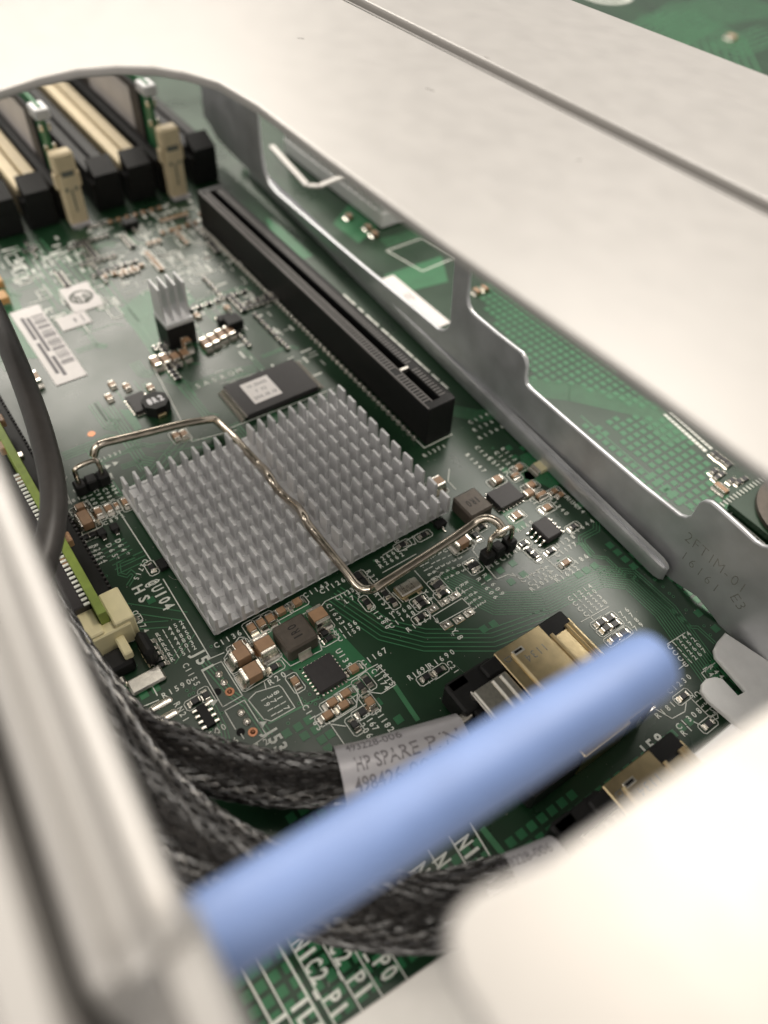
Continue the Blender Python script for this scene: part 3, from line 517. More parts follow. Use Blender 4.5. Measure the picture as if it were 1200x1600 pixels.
for q, t in (((-26.15, -36.53, 0.60), 'blurred capacitor under the long wire, left'), ((-25.86, -35.17, 0.60), 'blurred capacitor under the long wire, right'), ((-56.02, -19.69, 0.60), 'blurred capacitor right of the small heatsink'), ((-56.57, -17.23, 0.60), 'blurred capacitor behind the small black part'), ((-55.67, -10.68, 0.60), 'blurred capacitor beside the slot, mid board'),
             ((-45.34, -40.57, 0.60), 'blurred capacitor below the barcode label'), ((-42.24, -42.49, 0.60), 'blurred capacitor left of the round coil'), ((-40.63, -34.90, 0.60), 'blurred capacitor above the round coil'), ((-43.35, -38.48, 0.60), 'blurred capacitor behind the square chip')):
    cap(q, 1.8, 1.2, .7, 'x', t)

# coils
def inductor(c, ang, label, top):
    x, y, lx, ly = c; h = 3.0
    o = empty('power_inductor', label, 'inductor', (x, y, 0), 0, 'square brown coils marked 1R0')
    B().box((0, 0, h / 2 + .2), (lx, ly, h), .3).obj('body', 'ferrite', o)
    for s in (-1, 1):
        B().box((s * (lx / 2 + .06), 0, .85), (.2, ly * .42, 1.3), .06).box((s * (lx / 2 + .35), 0, .14), (.8, ly * .42, .16), .05).obj('terminal', 'tin', o)
    q = B(); put_text(q, '1R0', (-.9 * math.cos(ang), -.9 * math.sin(ang)), (.9 * math.cos(ang), .9 * math.sin(ang)), 1.35, h + .212, False, .02); q.obj('printed_marking', 'ferrite_ink', o, smooth=False)
inductor((22.40, -40.70, 4.86, 5.06), math.pi, 'square brown coil marked 1R0 in front of the heatsink', 0)
inductor((17.19, -3.40, 5.17, 4.74), -math.pi / 2, 'square brown coil marked 1R0 right of the heatsink', 0)

def flat_chip(c, h, n, label, name='flat_chip', pins=True, sides='xy'):
    x, y, lx, ly = c; o = empty(name, label, 'chip', (x, y, 0))
    B().box((0, 0, h / 2 + .08), (lx, ly, h), .06).cyl((-lx * .33, ly * .33, h + .05), (-lx * .33, ly * .33, h + .084), .28, 14).obj('body', 'chip', o)
    if pins:
        me = B().box((0, 0, .12), (.5, .36, .22), .08).mesh('pin', 'solder')
        for k in range(n):
            d = (k - (n - 1) / 2) / n
            for s in (-1, 1):
                if 'x' in sides: inst('pin', me, o, (s * (lx / 2 + .2), d * ly * .98, 0))
                if 'y' in sides: inst('pin', me, o, (d * lx * .98, s * (ly / 2 + .2), 0), math.pi / 2)
    return o
flat_chip((29.18, -39.97, 4.67, 4.43), .85, 7, 'square black chip with rows of pins by the print U139')
flat_chip((17.67, 3.76, 4.05, 5.13), .95, 7, 'flat black chip touching the right-hand brown coil')
flat_chip((-37.79, -38.40, 5.05, 3.44), .8, 6, 'blurred square black chip behind the round coil')

# eight-leg chip
c = (27.31, 4.38, 4.11, 3.17)
o = empty('eight_leg_chip', 'black eight-leg chip beside the print U138', 'chip', (c[0], c[1], 0))
B().box((0, 0, .95), (c[2], c[3], 1.3), .18).obj('body', 'chip', o)
lg = B().tube([(0, 0, .85), (0, .45, .85), (0, .62, .7), (0, .72, .25), (0, .85, .16), (0, 1.3, .16)], .17, 6).mesh('leg', 'solder')
for k in range(4):
    d = (k - 1.5) * c[2] / 4.1
    for s in (-1, 1): inst('leg', lg, o, (d, s * (c[3] / 2 - .05), 0), 0 if s > 0 else math.pi)

# small transistors
def transistor(px, label, rot=0, s=1.):
    o = empty('small_transistor', label, 'transistor', (*px, 0), rot)
    B().box((0, 0, .62 * s), (2.0 * s, 1.3 * s, 1.0 * s), .1).obj('body', 'plastic', o)
    lg = B().tube([(0, 0, .4 * s), (0, .35 * s, .38 * s), (0, .5 * s, .12), (0, .95 * s, .1)], .17 * s, 6).mesh('leg', 'solder')
    for x, a in ((-.65 * s, 0), (.65 * s, 0), (0, math.pi)): inst('leg', lg, o, (x, .62 * s if a == 0 else -.62 * s, 0), a)
transistor((16.39, -9.38), 'black three-leg transistor under the right heatsink edge', 1.57)
transistor((-0.98, -50.92), 'black three-leg transistor under the left heatsink edge', 0)
transistor((-51.69, -13.31), 'blurred black transistor above the right row of tan capacitors', 1.57, 1.5)
transistor((-96.49, -14.61), 'blurred black transistor in front of the memory slots', 1.57, 1.7)
for q, t in (((-12.14, -56.19), 'black diode beside the print D65'), ((-12.02, -54.07), 'black diode beside the print D64')):
    o = empty('diode', t, 'diode', (*q, 0), 0, 'pair of black diodes'); B().box((0, 0, .55), (1.5, 1.3, .9), .12).obj('body', 'plastic', o)
    for s in (-1, 1): B().box((s * 1.0, 0, .16), (.6, .7, .22), .06).obj('terminal', 'solder', o)
# gold crystal can
c = (23.91, -21.42, 2.30, 3.99)
o = empty('crystal_can', 'small gold-rimmed crystal can beside the print Y6', 'crystal', (c[0], c[1], 0))
B().box((0, 0, .4), (c[2] + .1, c[3] + .1, .55), .08).obj('base', 'gold', o)
B().box((0, 0, .92), (c[2] - .15, c[3] - .15, .5), .2).obj('lid', 'tin', o)
q = B()
for k in range(3): put_text(q, ['25.000', 'HC8', 'E1'][k], (.55 - .6 * k, -1.), (.55 - .6 * k, .6), .42, 1.176, False, .01)
q.obj('printed_marking', 'ferrite', o, smooth=False)
for sx in (-1, 1):
    for sy in (-1, 1): B().box((sx * (c[2] / 2 + .15), sy * c[3] * .32, .12), (.7, .75, .2), .07).obj('pad', 'solder', o)
# bare pads and holes belonging to the board
for x, y in ((28.73, -20.30), (28.76, -18.14), (28.78, -15.97), (32.28, -20.34), (32.50, -18.18), (32.47, -16.15)):
    B().box((0, 0, .09), (1.25, 1.75, .16), .07).dome((0, 0, .12), .55, .14, 12).obj('solder_pad', 'solder', board, (x, y, 0))
for (x, y), ln in (((20.41, -61.13), 2.3), ((22.56, -61.00), 1.8)):
    B().tube([(0, -ln / 2, .04), (0, ln / 2, .04)], .62, 14, True, .35).dome((0, -ln / 2, .03), .62, .22, 14).dome((0, ln / 2, .03), .62, .22, 14).obj('solder_pad', 'solder', board, (x, y, 0))
for x, y in ((20.71, -52.39), (22.28, -52.40), (27.67, -52.59), (29.27, -52.58)): B().dome((0, 0, .0), .62, .42, 16, 4).obj('solder_joint', 'solder', board, (x, y, 0))
for x, y in ((23.96, -52.39), (31.01, -52.65)): B().cyl((0, 0, 0), (0, 0, .07), .66, 16).dome((0, 0, .05), .36, .3, 12).obj('solder_joint', 'copper_bare', board, (x, y, 0))
for x, y in ((23.02, -53.88), (30.09, -54.00)): B().cyl((0, 0, 0), (0, 0, .045), .58, 18).obj('drilled_hole', 'hole', board, (x, y, 0))
B().cyl((0, 0, 0), (0, 0, .04), .7, 16).obj('copper_dot', 'copper_bare', board, (*(-35.20, -48.81), 0))
# RN21 resistor pack of eight bright ends
o = empty('resistor_pack', 'small resistor pack with bright ends below RN21', 'resistor pack', (*(25.50, -56.81), 0))
B().box((0, 0, .3), (3.6, 1.3, .5), .06).obj('body', 'plastic', o)
me = B().box((0, 0, .2), (.5, .8, .36), .1).mesh('terminal', 'solder')
for k in range(4):
    for s in (-1, 1): inst('terminal', me, o, ((k - 1.5) * .95, s * .95, 0))
# L76-L79 ferrites, two columns of three
lab = ['farthest left ferrite bead by the black connector pins', 'ferrite bead beside the print L76', 'left middle ferrite bead by the connector pins', 'ferrite bead beside the print L77', 'nearest left ferrite bead by the connector pins', 'ferrite bead beside the print L79']
for k, q in enumerate(((45.03, -0.63), (45.25, 0.94), (46.20, -0.72), (46.42, 0.84), (48.18, -0.97), (48.31, 0.82))): cap(q, .95, 1.7, .5, 'y', lab[k], 'resistor', 'ferrite beads in two columns by the connector pins')

# small parts far out of focus, uncountable
bt = B(); bd = B(); bs = B()
def tiny(x, y, a, tan):
    lx, ly = (1.6, .9) if a else (.9, 1.6)
    (bt if tan else bd).box((x, y, .4), (lx * .6 if a else lx, ly if a else ly * .6, .6), .05)
    for s in (-1, 1): bs.box((x + (s * lx * .36 if a else 0), y + (0 if a else s * ly * .36), .38), (lx * .24 if a else lx * .9, ly * .9 if a else ly * .24, .5), .1)
for k in range(34):                                         # parts stand in short aligned rows
    x, y = (random.uniform(-103, -78), random.uniform(-42, 2)) if k < 24 else ((random.uniform(-72, -30), random.uniform(-13, -4)) if k < 30 else (random.uniform(-62, -36), random.uniform(-30, -16)))
    along, a, n, tan = random.random() < .5, random.random() < .5, random.randint(3, 7), random.random() < .35
    step = 1.25 if along != a else 2.1
    for j in range(n): tiny(x + (j * step if along else 0), y + (0 if along else j * step), a, tan)
tag(bt.obj('tiny_capacitors', 'ceramic'), 'scatter of tiny blurred tan capacitors in front of the memory slots', 'tiny parts', None, 'stuff')
tag(bd.obj('tiny_resistors', 'resistor'), 'scatter of tiny blurred black resistors in front of the memory slots', 'tiny parts', None, 'stuff')
tag(bs.obj('tiny_solder_ends', 'tin'), 'tiny blurred solder ends in front of the memory slots', 'tiny parts', None, 'stuff')
OUT.obj('silkscreen_outline', 'silk', board, smooth=False)
# ------------------------------------------------------------------ large heatsink with its wire clip
hs = empty('pin_heatsink', 'large square silver pin heatsink in the middle of the board', 'heatsink', (-1.2, -28.7, 0))
B().box((0, 0, 1.5), (32.8, 42.9, 1.4), .12).obj('base', 'alum', hs)
B().box((0, 0, .42), (26, 34, .8), .1).obj('chip_package', 'chip', hs)
pv, pu = 2.096, 3.43
ln, th, z0, z1 = 2.1, .5, 2.15, 5.8
pm = B()
pm.add([(-ln / 2, -th * .62, 0), (ln / 2, -th * .62, 0), (ln / 2, th * .62, 0), (-ln / 2, th * .62, 0),
        (-ln / 2, -th / 2, z1 - z0 - .06), (ln / 2, -th / 2, z1 - z0 - .06), (ln / 2, th / 2, z1 - z0 - .06), (-ln / 2, th / 2, z1 - z0 - .06),
        (-ln / 2 + .05, -th / 2 + .05, z1 - z0), (ln / 2 - .05, -th / 2 + .05, z1 - z0), (ln / 2 - .05, th / 2 - .05, z1 - z0), (-ln / 2 + .05, th / 2 - .05, z1 - z0)],
       [(0, 1, 5, 4), (1, 2, 6, 5), (2, 3, 7, 6), (3, 0, 4, 7), (4, 5, 9, 8), (5, 6, 10, 9), (6, 7, 11, 10), (7, 4, 8, 11), (8, 9, 10, 11)])
pm = pm.mesh('pin', 'alum', False)
for r in range(10):
    for j in range(21):
        if j == 10: continue
        o = inst('pin', pm, hs, (-16.9 + pu * r + ln / 2 + random.uniform(-.03, .03) + 1.2, -49.7 + pv * j + 28.7 + random.uniform(-.02, .02), z0))
        o.rotation_euler = (random.gauss(0, .012), random.gauss(0, .008), random.gauss(0, .02))
b = B()
for r in range(10):
    for e in (.02, ln - .08): b.box((-16.9 + pu * r + e + 1.2, 0, 2.24), (.12, 42.2, .12), .03)
tag(b.obj('cut_ridge', 'alum', hs), kind='stuff')
# spring wire
wire = spline([(-25.04, -51.42, 4.40), (-25.38, -50.54, 5.60), (-25.38, -49.32, 6.00), (-25.38, -47.16, 5.60)], 6)[:-1] + spline([(-25.38, -47.16, 5.60), (-25.06, -41.69, 4.80), (-24.66, -35.67, 4.00), (-24.47, -31.57, 3.00), (-24.57, -29.60, 2.24), (-23.43, -29.20, 2.00), (-18.52, -28.80, 2.43)], 6)
wire += spline([(-18.03, -28.80, 2.52), (-12.85, -28.70, 2.70), (-10.30, -28.40, 2.36), (-7.79, -28.60, 3.41), (-4.86, -29.20, 4.50), (-3.47, -29.20, 3.89), (-2.58, -28.60, 2.45), (-0.62, -28.30, 2.19), (1.33, -28.20, 2.88), (3.71, -28.60, 4.17), (5.96, -29.10, 4.97), (6.88, -29.10, 4.32), (8.47, -28.70, 3.11), (13.72, -28.70, 3.00), (18.22, -28.70, 2.95), (20.18, -28.60, 2.66), (21.37, -28.00, 2.43), (22.29, -27.00, 2.90)], 5)
wire += spline([(23.16, -26.84, 4.30), (22.74, -20.61, 4.30), (22.33, -12.87, 4.60), (22.19, -8.33, 5.20), (22.41, -6.66, 5.90), (23.27, -5.48, 6.30), (24.53, -4.77, 6.00), (25.74, -4.59, 5.20), (25.89, -5.47, 5.00), (25.26, -5.73, 5.00)], 6)
o = tag(B().tube([(p[0], p[1], p[2]) for p in wire], .70, 12).obj('wire_clip', 'wire'), 'bent sprung wire clip lying across the large heatsink', 'wire clip')
def header(qs, label, rim=True):
    c = [sum(q[i] for q in qs) / 3 for i in (0, 1)]
    o = empty('clip_header', label, 'clip anchor', (c[0], c[1], 0), 0, 'clip anchors soldered to the board')
    for q in qs:
        B().box((q[0] - c[0], q[1] - c[1], 1.3), (2.1, 1.95, 2.4), .28).cyl((q[0] - c[0], q[1] - c[1], 2.45), (q[0] - c[0], q[1] - c[1], 2.53), .45, 10).obj('block', 'plastic', o)
    B().box((0, 0, .5), (1.5, 5.2, .7), .05).obj('base', 'plastic', o)
    a, d = Vector(qs[0]) - Vector((*c, 0)[:2]), Vector(qs[2]) - Vector((*c, 0)[:2])
    B().tube(spline([(a.x, a.y, 2.), (a.x, a.y, 4.4), (a.x - .2, a.y + .5, 5.6), (d.x - .2, d.y - .5, 5.6), (d.x, d.y, 4.4), (d.x, d.y, 2.)], 6), .42, 10).obj('staple', 'wire', o)
header([(-22.59, -55.41, 2.50)[:2], (-22.67, -53.40, 2.50)[:2], (-22.60, -51.42, 2.50)[:2]], 'black three-block clip anchor left of the heatsink')
header([(26.29, -7.59, 2.50)[:2], (26.21, -5.39, 2.50)[:2], (26.24, -2.98, 2.50)[:2]], 'black three-block clip anchor above the print MECH4')

# ------------------------------------------------------------------ riser slot
sl = empty('riser_slot', 'long black riser card slot beside the steel wall', 'card slot', (-44.5, 2.95, 0))
W_, H_, L_ = 5.9, 8.7, 89.
def wall_box(y0, y1, z0, z1, x0=-44.5, x1=44.5): return ((x0 + x1) / 2, (y0 + y1) / 2, (z0 + z1) / 2), (x1 - x0, y1 - y0, z1 - z0)
b = B()
for a in ((-2.93, -.85, .15, H_ - .12), (.75, 2.93, .15, H_ - .12)): b.box(*wall_box(*a, -44.2, 44.2), .15)
b.box(*wall_box(-2.9, 2.9, .2, 2.6, -44.1, 44.1), .1)
for x0, x1 in ((-44.5, -42.6), (42.8, 44.5)): b.box(*wall_box(-2.96, 2.96, .14, H_ - .02, x0, x1), .12)
b.box(*wall_box(-.9, .8, 2, H_ - .6, 32.6, 33.6), .1)
b.box(*wall_box(2.7, 3.5, H_ - 2.3, H_ - .25, -44.3, 43.8), .3)
b.obj('body', 'plastic', sl)
b = B(); x = -41.8
b.box(*wall_box(-2.93, -2.62, H_ - .3, H_ + .03, -43.5, 44.2), .04); b.box(*wall_box(-1.2, -.95, H_ - .3, H_ + .02, -43.5, 43), .04)
while x < 42.4:
    if not 32.3 < x < 33.9: b.box((x, -1.9, H_ - .14), (.34, 1.6, .3), .03); b.box((x, 1.6, H_ - .2), (.3, 1.4, .2), .03)
    x += .8
tag(b.obj('contact_ribs', 'ribgrey', sl), kind='stuff')
b = B().box(*wall_box(-1.0, .9, H_ - .9, H_ + .1, 32.75, 33.45), .1); b.obj('key', 'tin', sl)
me = B().dome((0, 0, .02), .5, .8, 10).mesh('solder_tail', 'tin')
for k in range(54): inst('solder_tail', me, sl, (-42.9 + 1.6 * k, -3.6, 0))
# memory-style flat chip with paper label
c = (-28.00, -15.93, 9.73, 15.27)
o = flat_chip(c, 1.2, 24, 'long flat grey chip with white paper sticker behind the heatsink', 'flash_chip', True, '')
me = B().tube([(0, 0, .7), (0, .5, .7), (0, .75, .2), (0, 1.4, .16)], .17, 4).mesh('lead', 'solder')
for k in range(24):
    for s in (-1, 1): inst('lead', me, o, (((k - 11.5) / 24) * c[2] * .97, s * (c[3] / 2 - .05), 0), 0 if s > 0 else math.pi)
l = (-28.13, -18.00, 6.21, 5.86)
q = tag(B().box((0, 0, .04), (l[2], l[3], .06), .02).obj('paper_sticker', 'label', None, (l[0], l[1], 1.29)), 'small white printed sticker on the long flat grey chip', 'sticker')
b = B()
for k, (t, wd) in enumerate((('V0.50605', 2.3), ('W W2', 1.1), ('2010.08.18', 2.7))): put_text(b, t, (-l[2] * .28 + k * l[2] * .28, -wd * .8), (-l[2] * .28 + k * l[2] * .28, wd * .8), .85, .078, False, .015)
b.obj('printed_text', 'ink', q, smooth=False)
# stickers on the board
def sticker(c, label, m='label'):
    return tag(B().box((0, 0, .12), (c[2], c[3], .1), .04).obj('board_sticker', m, None, (c[0], c[1], 0)), label, 'sticker')
c = (-64.55, -46.34, 27.10, 6.06); s_ = sticker(c, 'white barcode sticker on the board beside the black cable')
b = B(); x = -c[2] * .36
while x < c[2] * .30:
    wd = random.choice((.12, .2, .35, .5)); b.line([(x, .3), (x, c[3] * .42)], wd, .174); x += wd + random.choice((.15, .25, .4))
for y, a0, a1 in ((-.25 * c[3], -.38, -.08), (-.25 * c[3], -.02, .36), (-.08 * c[3], -.36, .1), (-.08 * c[3], .18, .4)):
    x = a0 * c[2]
    while x < a1 * c[2]: b.line([(x, y), (x + .45, y)], .7, .174); x += .85
b.obj('printed_bars', 'ink', s_, smooth=False)
c = (-68.79, -39.19, 4.70, 6.14); s_ = sticker(c, 'small blank white sticker beside the round logo sticker')
B().line([(-.6, .3), (.6, .3)], .4, .174).line([(-1.2, c[3] * .3), (1.2, c[3] * .3)], .25, .174).obj('printed_mark', 'ink', s_, smooth=False)
c = (-75.90, -34.84, 9.99, 6.30); s_ = sticker(c, 'square cream sticker with a dark round logo')
b = B(); r1 = min(c[2], c[3]) * .40
for k in range(40):
    a0, a1 = 2 * math.pi * k / 40, 2 * math.pi * (k + 1) / 40
    b.add([(r1 * math.cos(a0), r1 * math.sin(a0), .174), (r1 * math.cos(a1), r1 * math.sin(a1), .174), (r1 * .74 * math.cos(a1), r1 * .74 * math.sin(a1), .174), (r1 * .74 * math.cos(a0), r1 * .74 * math.sin(a0), .174)], [(0, 3, 2, 1)])
put_text(b, 'hp', (-.05, -.9), (-.05, .9), r1 * 1.2, .174, False, .05); b.obj('printed_logo', 'logo', s_, smooth=False)
# small round coil and small finned heatsink
o = empty('round_coil', 'small black octagonal coil marked 8R2 above the long wire', 'inductor', (-34.82, -36.25, 0.00))
B().prism([(2.3 * math.cos(a) * (1 + .12 * (k % 2)), 2.3 * math.sin(a) * (1 + .12 * (k % 2))) for k, a in enumerate([2 * math.pi * i / 16 for i in range(16)])], .1, 2.4).obj('body', 'plastic', o)
for s in (-1, 1): B().box((s * 2.3, 0, .5), (.9, 1.6, .9), .15).obj('terminal', 'gold', o)
q = B(); put_text(q, '8R2', (0, -1.1), (0, 1.1), 1.5, 2.43, False, .04); q.obj('printed_marking', 'sleeve', o, smooth=False)
o = empty('finned_heatsink', 'small grey four-fin heatsink on a black chip', 'heatsink', (-52, -23.8, 0))
B().box((0, 0, 2.6), (5.9, 5.9, 5.0), .15).obj('chip', 'plastic', o)
B().box((0, 0, 5.6), (5.9, 5.9, 1.0), .15).obj('base', 'alum', o)
me = B().box((-.6, 0, 9.6), (4.4, .5, 7.4), .1).mesh('fin', 'alum')
for k in range(4): inst('fin', me, o, (0, -2.55 + 1.7 * k, 0))
tag(B().box((0, 0, 1.2), (3.2, 3.4, 2.2), .15).obj('black_chip', 'plastic', None, (-49.43, -12.57, 0.00)), 'small black block behind the right row of capacitors', 'chip')
for q, t in (((-82.14, -49.11, 1.50), 'orange capacitor at the left picture edge, front one'), ((-88.49, -48.27, 1.50), 'orange capacitor at the left picture edge, rear one')):
    o = empty('tantalum_capacitor', t, 'capacitor', (q[0], q[1], 0), 0, 'orange capacitors at the left edge'); B().box((0, 0, 1.2), (3.4, 2.4, 2.1), .2).obj('body', 'orange', o)
    for s in (-1, 1): B().box((s * 1.75, 0, .5), (.3, 1.8, .9), .08).obj('terminal', 'solder', o)

# ------------------------------------------------------------------ memory slots and modules at the far end
def slot(y, tone, latch, label, x0=-107.):
    o = empty('memory_slot', label, 'memory slot', (x0, y, 0), 0, 'memory slots in a row at the far end')
    b = B(); L = 125
    for s in (-1, 1): b.box((-L / 2 - 3, s * 1.75, 4.4), (L, 2.9, 8.4), .25)
    b.box((-L / 2 - 3, 0, 2.), (L, 3., 3.6), .1); b.obj('body', tone, o)
    hd = 'beige' if latch == 'open' else 'plastic'
    if latch == 'closed':
        B().box((-2.4, 0, 3.6), (5.2, 6.9, 7.), .3).obj('end_tower', 'plastic', o)
        B().add(*box_wedge(-3.6, 1.2, 5.8, 6.6, 11.4, 9.2)).obj('latch', 'plastic', o)
    else:
        b = B().box((0, 0, 6.2), (3.0, 4.3, 12.2), .35).box((-.3, 0, 14.6), (3.4, 4.9, 4.8), .5)
        for s in (-1, 1): b.box((-.4, s * 2.45, 10.5), (2.4, .9, 3.6), .35)
        b.obj('latch', 'beige', o)
        B().box((1.5, 0, 6.2), (.16, .35, 5.4), 0).box((1.5, 1.1, 8.9), (.16, .55, .9), 0).box((1.5, -1.1, 8.9), (.16, .55, .9), 0).box((1.5, 0, 12.5), (.3, 2.7, 1.1), 0).obj('groove_shade', 'logo', o)  # dark strips standing in for the shade inside the latch grooves
        B().box((1.2, 0, .4), (3., 4.4, .7), .1).obj('foot', 'sleeve', o)
    return o
def box_wedge(x0, x1, wy, zb, zt0, zt1):
    h = wy / 2
    return ([(x0, -h, zb), (x1, -h, zb), (x1, h, zb), (x0, h, zb), (x0, -h, zt0), (x1, -h, zt1), (x1, h, zt1), (x0, h, zt0)],
            [(3, 2, 1, 0), (4, 5, 6, 7), (0, 1, 5, 4), (1, 2, 6, 5), (2, 3, 7, 6), (3, 0, 4, 7)])
slot(-39.5, 'plastic', 'closed', 'black memory slot at the left picture edge')
slot(-31.2, 'beige', 'closed', 'tan memory slot left of the front beige latch')
slot(-24.0, 'plastic', 'open', 'black memory slot with the front beige latch', -105.)
slot(-14.8, 'plastic', 'closed', 'black memory slot right of the front beige latch')
slot(-6.6, 'beige', 'closed', 'tan memory slot left of the rear beige latch')
slot(1.4, 'plastic', 'open', 'black memory slot with the rear beige latch', -104.6)
slot(10.6, 'plastic', 'closed', 'black memory slot nearest the steel wall')
def module(y, label):
    o = empty('memory_module', label, 'memory module', (-112, y, 0), 0, 'memory modules standing in their slots')
    B().box((-50, 0, 14), (100, .9, 20), .1).obj('board', 'copper', o)
    for s in (-1, 1):
        B().box((-51, s * .9, 15), (92, .8, 14), .2).obj('heat_spreader', 'chip', o)
        B().box((-25, s * 1.36, 15), (30, .1, 10), .03).obj('paper_sticker', 'sleeve', o)
    B().box((-1.5, 0, 22.6), (5, 3.4, 2.4), .3).obj('end_clip', 'alum', o)
    for k in range(4): B().box((-.2, (-1, 1)[k % 2] * .9, 11 + 4.5 * (k // 2) + 4), (.8, .7, 1.6), .15).obj('chip_part', 'solder', o)
module(-24.0, 'memory module behind the front beige latch'); module(1.4, 'memory module behind the rear beige latch')

# finned block and its clip behind the wall
o = empty('finned_block', 'pale grey finned heatsink block behind the steel wall', 'heatsink', (-88, 46, 0))
B().box((0, 0, 2.1), (46, 20.5, 3.8), .2).obj('base', 'palemetal', o)
me = B().box((0, 0, 8.2), (1.7, 20, 11), .2).mesh('fin', 'palemetal')
for k in range(15): inst('fin', me, o, (-21.8 + k * 2.9, 0, 0))
B().box((21.6, 0, 8.2), (2.4, 20.3, 11.4), .2).obj('end_fin', 'palemetal', o)
q = [(-99.06, 25.60, 9.00), (-77.36, 22.77, 9.00), (-75.72, 24.92, 9.00), (-77.03, 34.24, 9.00), (-78.58, 45.68, 9.00)]
b = B()
for a, d in zip(q, q[1:]):
    a, d = Vector(a), Vector(d); t = (d - a).normalized(); n = Vector((0, 0, 1)).cross(t).normalized() * .7; u = Vector((0, 0, .25))
    b.add([a - n - u, d - n - u, d + n - u, a + n - u, a - n + u, d - n + u, d + n + u, a + n + u], [(3, 2, 1, 0), (4, 5, 6, 7), (0, 1, 5, 4), (1, 2, 6, 5), (2, 3, 7, 6), (3, 0, 4, 7)])
tag(b.obj('flat_spring_clip', 'palesteel'), 'flat pale spring clip bent round the finned block', 'clip')
c = (-35.05, 23.95, 0.00)
s_ = tag(B().box((0, 0, .12), (21, 4.6, .1), .04).obj('long_sticker', 'label', None, (c[0] - 2, c[1] + .6, 0)), 'long white sticker on the board behind the steel wall', 'sticker')
B().line([(-3, .8), (-.4, .8)], .3, .174).line([(-3, -.2), (-1, -.2)], .3, .174).obj('printed_mark', 'ink', s_, smooth=False)
for q, t in (((-73.45, 31.92, 1.00), 'blurred pale capacitor in front of the finned block, left'), ((-66.84, 33.08, 1.00), 'blurred pale capacitor in front of the finned block, middle'), ((-63.65, 32.75, 1.00), 'blurred pale capacitor in front of the finned block, right'), ((-32.13, 40.85, 1.00), 'blurred capacitor seen through the second window, rear'), ((-32.16, 38.48, 1.00), 'blurred capacitor seen through the second window, front')):
    cap(q, 1.8, 1.6, .9, 'y', t)
# big chip at the right and parts beside it
c = (40.70, 34.08, 1.20); o = empty('large_chip', 'large green chip with grey lid at the right picture edge', 'chip', (c[0] + 13.5, c[1] + 13.5, 0))
B().box((0, 0, 1.1), (27, 27, 1.2), .1).obj('substrate', 'mask', o)
B().cyl((-4, -4, 1.7), (-4, -4, 2.5), 9, 40).cyl((-4, -4, 2.5), (-4, -4, 2.9), 7, 40).obj('lid', 'ferrite', o)
B().cyl((-7.5, -7.5, 2.9), (-7.5, -7.5, 2.96), 1.1, 20).obj('dimple', 'hole', o)
b = B()
for k in range(30): b.box((-13 + k * .9, -14.6, .1), (.22, 1.0, .1)); b.box((-14.6, -13 + k * .9, .1), (1.0, .22, .1))
b.obj('pads', 'silk', o)
cap((37.15, 37.03, 0.70), 2.6, 1.5, .9, 'y', 'pale capacitor with a round solder end by the large green chip')
for q, t in (((30.65, 43.30, 0.50), 'bright small part nearest the sheet edge, first'), ((31.76, 43.20, 0.50), 'bright small part nearest the sheet edge, second'), ((32.82, 43.34, 0.50), 'bright small part nearest the sheet edge, third'), ((33.91, 43.25, 0.50), 'bright small part nearest the sheet edge, fourth'),
             ((33.65, 39.53, 0.40), 'small part in the cluster below the bright four, left'), ((34.78, 40.10, 0.40), 'small part in the cluster below the bright four, middle'), ((34.91, 38.88, 0.40), 'small part in the cluster below the bright four, right'), ((36.89, 40.49, 0.40), 'small part beside the large green chip, left'), ((37.79, 41.31, 0.40), 'small part beside the large green chip, middle'), ((37.90, 42.61, 0.40), 'small part beside the large green chip, right')):
    cap(q, 1., 1.7, .5, 'y', t, 'resistor', 'tiny resistors on the board')
# ring and bright parts on the far board, beyond the sheet
c = (-161.71, 211.73, 0.00); b = B(); n = 40
b.tube([(c[0] + 9 * math.cos(2 * math.pi * k / n), c[1] + 9 * math.sin(2 * math.pi * k / n), .2) for k in range(n + 1)], 1.1, 8, True, .3)
b.obj('printed_ring', 'silk', board)
cap((-105.71, 217.84, 0.80), 3.4, 3.0, 1.2, 'y', 'bright blurred part on the far board beyond the sheet')
